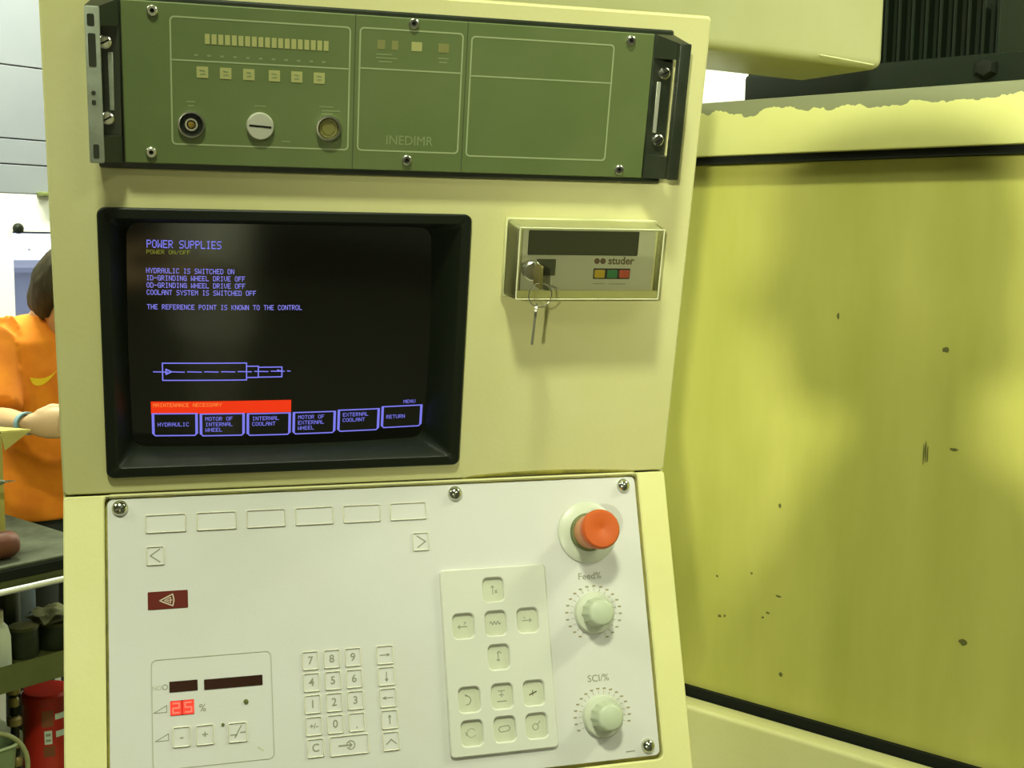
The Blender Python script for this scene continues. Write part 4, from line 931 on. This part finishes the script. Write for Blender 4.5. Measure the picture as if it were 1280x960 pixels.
part('head', MB().lathe([(0, 0), (0.026, 0), (0.031, 0.006), (0.0325, 0.03), (0.0325, 0.09), (0.030, 0.115), (0.024, 0.124), (0.012, 0.128), (0, 0.129)], 28, Matrix.Translation((0.512, 1.862, zt + 0.0335)) @ Matrix.Rotation(pi / 2, 4, 'Y')), mat('mallet_brown', (0.16, 0.045, 0.025), 0.5, col2=(0.12, 0.035, 0.02), scale=20), ml)
part('shaft', MB().tube([(0.548, 1.862, zt + 0.06), (0.545, 1.868, zt + 0.30)], 0.011, 12), mat('ash_wood', (0.40, 0.28, 0.12), 0.6), ml)

# ------------------------------------------------------------------ person
PX, PY = -0.513, 2.66
TH = rad(-48)                                       # facing: to the right of the picture and towards the camera
PM = Matrix.Translation((PX, PY, 0)) @ Matrix.Rotation(TH - pi / 2, 4, 'Z')     # local: +y forward, +x to the person's right
pr = thing('person', 'person in an orange t-shirt, head bowed over their hands, standing behind the bench', 'person', PM)
SKIN = mat('skin', (0.52, 0.33, 0.17), 0.55)
SHIRT = mat('orange_cotton', (0.88, 0.27, 0.008), 0.85, col2=(0.74, 0.19, 0.006), scale=11, bump=0.5, bscale=22)
HAIR = mat('brown_hair', (0.022, 0.017, 0.005), 0.7, spec=0.2, col2=(0.045, 0.032, 0.010), scale=60, stretch=(1, 1, 0.25))
TROUS = mat('dark_trousers', (0.020, 0.024, 0.022), 0.8)
def ell(c, rx, ry, axis=None, n=20, fwd=None):
    """ellipse ring about axis direction"""
    c = Vector(c); a = Vector(axis or (0, 0, 1)).normalized()
    u = Vector(fwd) if fwd else Vector((1, 0, 0))
    u = (u - a * u.dot(a)).normalized(); v = a.cross(u)
    return [c + u * (rx * cos(2 * pi * i / n)) + v * (ry * sin(2 * pi * i / n)) for i in range(n)]
def limb(mb, pts, rads, n=14, fwd=(1, 0, 0)):
    pts = [Vector(p) for p in pts]; rings = []
    for i, p in enumerate(pts):
        t = pts[min(i + 1, len(pts) - 1)] - pts[max(i - 1, 0)]
        r = rads[i]; r = r if isinstance(r, tuple) else (r, r)
        rings.append(ell(p, r[0], r[1], t, n, fwd))
    t0 = (pts[1] - pts[0]).normalized(); t1 = (pts[-1] - pts[-2]).normalized()
    r0 = rads[0] if not isinstance(rads[0], tuple) else min(rads[0]); r1 = rads[-1] if not isinstance(rads[-1], tuple) else min(rads[-1])
    rings.insert(0, [p0 * 0.5 + (pts[0] - t0 * r0 * 0.6) * 0.5 for p0 in rings[0]]); rings.append([p0 * 0.5 + (pts[-1] + t1 * r1 * 0.6) * 0.5 for p0 in rings[-1]])
    return mb.loft(rings)
def remesh(o, vox, sm=6):
    m = o.modifiers.new('union', 'REMESH'); m.mode = 'VOXEL'; m.voxel_size = vox; m.use_smooth_shade = True
    s = o.modifiers.new('smooth', 'SMOOTH'); s.iterations = sm; s.factor = 0.5
ELB = {1: Vector((0.245, 0.09, 1.165)), -1: Vector((-0.225, 0.05, 1.150))}
SHO = {1: Vector((0.180, -0.01, 1.385)), -1: Vector((-0.180, -0.01, 1.385))}
WRI = {1: Vector((0.300, 0.325, 1.185)), -1: Vector((-0.065, 0.275, 1.190))}
def figure(pr, HC, hd_ax, hf, shirt, TROUS=TROUS):
    body = MB()
    for k in (None,):
        rings = []
        for t, rx, ry, of in ((-0.112, 0.030, 0.030, 0.045), (-0.100, 0.045, 0.048, 0.036), (-0.07, 0.058, 0.070, 0.018), (-0.03, 0.068, 0.085, 0.006), (0.02, 0.075, 0.094, 0.0), (0.06, 0.073, 0.091, -0.003), (0.09, 0.058, 0.073, -0.006), (0.108, 0.035, 0.045, -0.008), (0.114, 0.012, 0.016, -0.008)):
            rings.append(ell(HC + hd_ax * t + hf * of, rx, ry, hd_ax, 20, (1, 0, 0)))
        body.loft(rings)
    limb(body, [HC + hf * 0.088 + hd_ax * 0.02, HC + hf * 0.103 + hd_ax * -0.012, HC + hf * 0.108 + hd_ax * -0.028, HC + hf * 0.094 + hd_ax * -0.038], [0.008, 0.010, 0.013, 0.009])      # nose
    limb(body, [HC + hf * 0.090 + hd_ax * -0.060 + Vector((-0.022, 0, 0)), HC + hf * 0.098 + hd_ax * -0.060, HC + hf * 0.090 + hd_ax * -0.060 + Vector((0.022, 0, 0))], [0.005, 0.008, 0.005])   # lips
    limb(body, [HC + hf * 0.086 + hd_ax * 0.026 + Vector((-0.035, -0.01, 0)), HC + hf * 0.092 + hd_ax * 0.026, HC + hf * 0.086 + hd_ax * 0.026 + Vector((0.035, -0.01, 0))], [0.008, 0.010, 0.008])   # brow
    for s in (1, -1):
        ec = HC + Vector((s * 0.074, 0, 0)) - hf * 0.008
        limb(body, [ec + hd_ax * 0.028, ec + hd_ax * 0.005 + Vector((s * 0.006, 0, 0)), ec - hd_ax * 0.026], [(0.007, 0.015), (0.008, 0.019), (0.006, 0.010)])
    nk = HC - hd_ax * 0.075 - hf * 0.022
    limb(body, [(0, 0.0, 1.40), Vector((0, 0.006, 1.415)) * 0.5 + nk * 0.5, nk], [0.064, 0.056, 0.056])      # neck
    body.loft([ell((0, y, z), rx, ry, None, 22) for z, rx, ry, y in ((0.84, 0.150, 0.105, 0), (0.92, 0.158, 0.108, 0), (1.02, 0.140, 0.098, 0.0), (1.14, 0.150, 0.105, 0.0), (1.27, 0.170, 0.112, 0.0), (1.36, 0.165, 0.095, -0.005), (1.41, 0.11, 0.07, -0.005), (1.43, 0.06, 0.055, 0))])
    for s in (1, -1):
        limb(body, [SHO[s], (SHO[s] + ELB[s]) / 2, ELB[s]], [0.056, 0.047, 0.040])
        limb(body, [ELB[s], ELB[s] * 0.55 + WRI[s] * 0.45, WRI[s]], [0.040, 0.037, (0.027, 0.022)])
        hv = (WRI[s] - ELB[s]).normalized(); hand_d = (hv * 0.95 + Vector((-0.75, 0.1, -0.05))).normalized() if s == 1 else (hv + Vector((0.15, 0.10, 0.0))).normalized()
        pal0 = WRI[s]; pal1 = WRI[s] + hand_d * 0.085
        side = hand_d.cross(Vector((0, 0, 1))).normalized() if s == -1 else hand_d.cross(Vector((0.61, 0.79, 0.35))).normalized()
        nrm = side.cross(hand_d).normalized()            # back of the hand faces up
        limb(body, [pal0, pal0 + hand_d * 0.045, pal1], [(0.027, 0.020), (0.040, 0.016), (0.041, 0.014)], 16, side)
        inn = side * (1 if side.dot(Vector((-s, 0, 0))) > 0 else -1) if s == -1 else (side if side.z > 0 else -side)
        for fi, (of, ln) in enumerate(((0.030, 0.068), (0.010, 0.078), (-0.010, 0.072), (-0.029, 0.056))):
            b0 = pal1 + inn * of - hand_d * 0.008
            d1 = (hand_d - nrm * 0.35).normalized(); d2 = (hand_d * 0.45 - nrm * 0.9 + inn * -0.02).normalized(); d3 = (-hand_d * 0.35 - nrm * 0.9).normalized()
            p1 = b0 + d1 * ln * 0.45; p2 = p1 + d2 * ln * 0.33; p3 = p2 + d3 * ln * 0.24
            limb(body, [b0, p1, p2, p3], [0.0095, 0.0088, 0.0080, 0.0068], 10)
        tb0 = pal0 + hand_d * 0.022 + inn * 0.026
        limb(body, [tb0, tb0 + hand_d * 0.030 + inn * 0.022 - nrm * 0.010, tb0 + hand_d * 0.060 + inn * 0.022 - nrm * 0.022], [0.013, 0.0105, 0.0085], 10)
        limb(body, [(s * 0.085, 0.0, 0.86), (s * 0.09, 0.01, 0.50), (s * 0.095, -0.005, 0.32), (s * 0.095, -0.02, 0.09)], [0.082, 0.055, 0.050, 0.036])
        limb(body, [(s * 0.095, -0.04, 0.045), (s * 0.10, 0.06, 0.040), (s * 0.105, 0.16, 0.025)], [(0.036, 0.040), (0.042, 0.034), (0.038, 0.020)])
    bo = part('body', body, SKIN, pr); remesh(bo, 0.0055, 4)
    sh_ = MB()
    sh_.loft([ell((0, y, z), rx, ry, None, 28) for z, rx, ry, y in ((0.862, 0.196, 0.140, 0.01), (0.875, 0.198, 0.143, 0.01), (0.95, 0.190, 0.138, 0.012), (1.05, 0.180, 0.132, 0.012), (1.16, 0.184, 0.134, 0.008), (1.28, 0.193, 0.134, 0.004), (1.37, 0.186, 0.112, -0.004), (1.415, 0.130, 0.086, -0.006), (1.437, 0.086, 0.070, 0.0), (1.440, 0.07, 0.062, 0.004))])
    for s in (1, -1):
        e2 = SHO[s] + (ELB[s] - SHO[s]) * 0.86
        limb(sh_, [SHO[s] + Vector((-s * 0.05, 0, 0.0)), SHO[s] + Vector((0, 0, 0.003)), SHO[s] + (ELB[s] - SHO[s]) * 0.45, e2], [0.072, 0.076, 0.077, 0.080], 18)
    for (p, q, r) in (((0.16, 0.06, 0.98), (-0.06, 0.135, 1.06), 0.024), ((0.17, 0.07, 1.08), (0.02, 0.14, 1.00), 0.020), ((0.12, 0.11, 0.90), (-0.08, 0.145, 0.96), 0.022), ((0.15, 0.08, 1.30), (0.12, 0.10, 1.14), 0.020), ((0.19, 0.0, 1.02), (0.17, 0.06, 0.89), 0.018), ((-0.02, 0.14, 0.88), (-0.14, 0.10, 0.94), 0.018)):
        P_, Q_ = Vector(p), Vector(q); limb(sh_, [P_, (P_ + Q_) / 2 + Vector((0.004, 0.006, 0)), Q_], [r * 0.5, r, r * 0.5], 10)    # folds in the cloth
    so_ = part('t_shirt', sh_, shirt, pr); remesh(so_, 0.007, 5)
    tr_ = MB()
    tr_.loft([ell((0, 0, z), rx, ry, None, 24) for z, rx, ry in ((0.78, 0.172, 0.122), (0.86, 0.176, 0.124), (0.93, 0.165, 0.116), (0.99, 0.150, 0.108))])
    for s in (1, -1): limb(tr_, [(s * 0.088, 0.0, 0.84), (s * 0.092, 0.012, 0.50), (s * 0.098, -0.015, 0.12)], [0.096, 0.072, 0.062], 18)
    to_ = part('trousers', tr_, TROUS, pr); remesh(to_, 0.010, 4)
    hr = MB(); rings = []
    for t, rx, ry, of in ((-0.095, 0.050, 0.045, -0.062), (-0.06, 0.070, 0.062, -0.052), (-0.02, 0.082, 0.078, -0.034), (0.025, 0.086, 0.098, -0.012), (0.065, 0.083, 0.103, -0.004), (0.098, 0.070, 0.088, -0.004), (0.120, 0.046, 0.058, -0.006), (0.130, 0.015, 0.02, -0.006)):
        rings.append(ell(HC + hd_ax * t + hf * of, rx, ry, hd_ax, 24, (1, 0, 0)))
    hr.loft(rings)
    for i in range(60):
        a = rad(150 + 240 * i / 59)
        p0 = HC + hd_ax * (0.075 + 0.02 * random.random()) + Vector((0.068 * cos(a), 0, 0)) + hf * (0.082 * sin(a) - 0.006)
        p1 = HC + hd_ax * (0.01 + 0.02 * random.random()) + Vector((0.084 * cos(a), 0, 0)) + hf * (0.098 * sin(a) - 0.010)
        p2 = HC + hd_ax * (-0.055 - 0.025 * random.random()) + Vector((0.072 * cos(a), 0, 0)) + hf * (0.082 * sin(a) - 0.016)
        limb(hr, [p0, p1, p2], [0.009, 0.011, 0.006], 7)
    ho = part('hair', hr, HAIR, pr); remesh(ho, 0.006, 3)
    for s in (1, -1):
        ep = HC + hf * 0.083 + hd_ax * 0.006 + Vector((s * 0.030, 0, 0))
        e = part('eye', MB().lathe([(0.0115 * sin(pi * i / 10) if 0 < i < 10 else 0, -0.0115 * cos(pi * i / 10)) for i in range(11)], 16, Matrix.Translation(ep)), mat('eye_white', (0.7, 0.68, 0.62), 0.3), pr)
        part('iris', MB().lathe([(0, 0), (0.005, 0.0), (0.004, 0.0012), (0, 0.0016)], 14, Matrix.Translation(ep + hf * 0.0108) @ hf.to_track_quat('Z', 'Y').to_matrix().to_4x4()), mat('iris_brown', (0.05, 0.03, 0.015), 0.2), e)
    return so_
so_ = figure(pr, Vector((0.0, 0.100, 1.505)), Vector((0, 0.5, 0.866)), Vector((0, 0.866, -0.5)), SHIRT)     # head bowed forward
wv = (WRI[1] - ELB[1]).normalized(); wc = WRI[1] - wv * 0.012
u_ = wv.cross(Vector((0, 0, 1))).normalized(); w_ = wv.cross(u_)
part('wristband', MB().loft([[wc + wv * dz + (u_ * cos(2 * pi * i / 24) * r + w_ * sin(2 * pi * i / 24) * r * 0.92) for i in range(24)] for dz, r in ((-0.010, 0.029), (-0.010, 0.033), (0.010, 0.0325), (0.010, 0.028))], cap=False), mat('wristband_blue', (0.18, 0.32, 0.38), 0.5), pr, 'pale blue wristband')
# curved yellow emblem on the chest, a thin print following the cloth
em = MB(); k = 16; N_ = 2 * k + 2
top = [(-0.030 + 0.078 * i / k, -0.010 + 0.026 * (i / k) ** 2.2 - 0.008 * sin(pi * i / k)) for i in range(k + 1)]
bot = [(-0.030 + 0.078 * i / k, -0.010 + 0.026 * (i / k) ** 2.2 - 0.008 * sin(pi * i / k) - 0.024 * sin(pi * min(1, (i / k) * 1.0) ** 0.55) * (1 - i / k) ** 0.5) for i in range(k + 1)]
EMC = (0.105, 1.285)
def chest(x, z): return Vector((x, 0.006 + 0.137 * math.sqrt(max(0.05, 1 - (x / 0.195) ** 2)), z))
for (xa, za), (xb, zb) in zip(top, bot):
    em.v += [chest(EMC[0] - xa, EMC[1] + za), chest(EMC[0] - xb, EMC[1] + zb)]
for i in range(k): em.f.append((2 * i, 2 * i + 1, 2 * i + 3, 2 * i + 2))
eo = part('chest_emblem', em, mat('emblem_yellow', (0.90, 0.62, 0.01), 0.6), pr, 'yellow curved tick emblem')
sw = eo.modifiers.new('on_cloth', 'SHRINKWRAP'); sw.target = so_; sw.offset = 0.0015; sw.wrap_mode = 'ABOVE_SURFACE'

# the photographer, standing behind the camera: shades the guard sheet and shows dimly in the tube
pg = thing('person', 'person in a grey shirt standing behind the camera with raised hands', 'person',
           Matrix.Translation((-0.195, -1.50, 0)) @ Matrix.Rotation(rad(68), 4, 'Z') @ Matrix.Scale(1.10, 4))
figure(pg, Vector((0.0, 0.035, 1.60)), Vector((0, 0.06, 0.998)).normalized(), Vector((0, 0.998, -0.06)).normalized(), mat('grey_cotton', (0.66, 0.64, 0.54), 0.85), mat('pale_trousers', (0.42, 0.40, 0.33), 0.85))
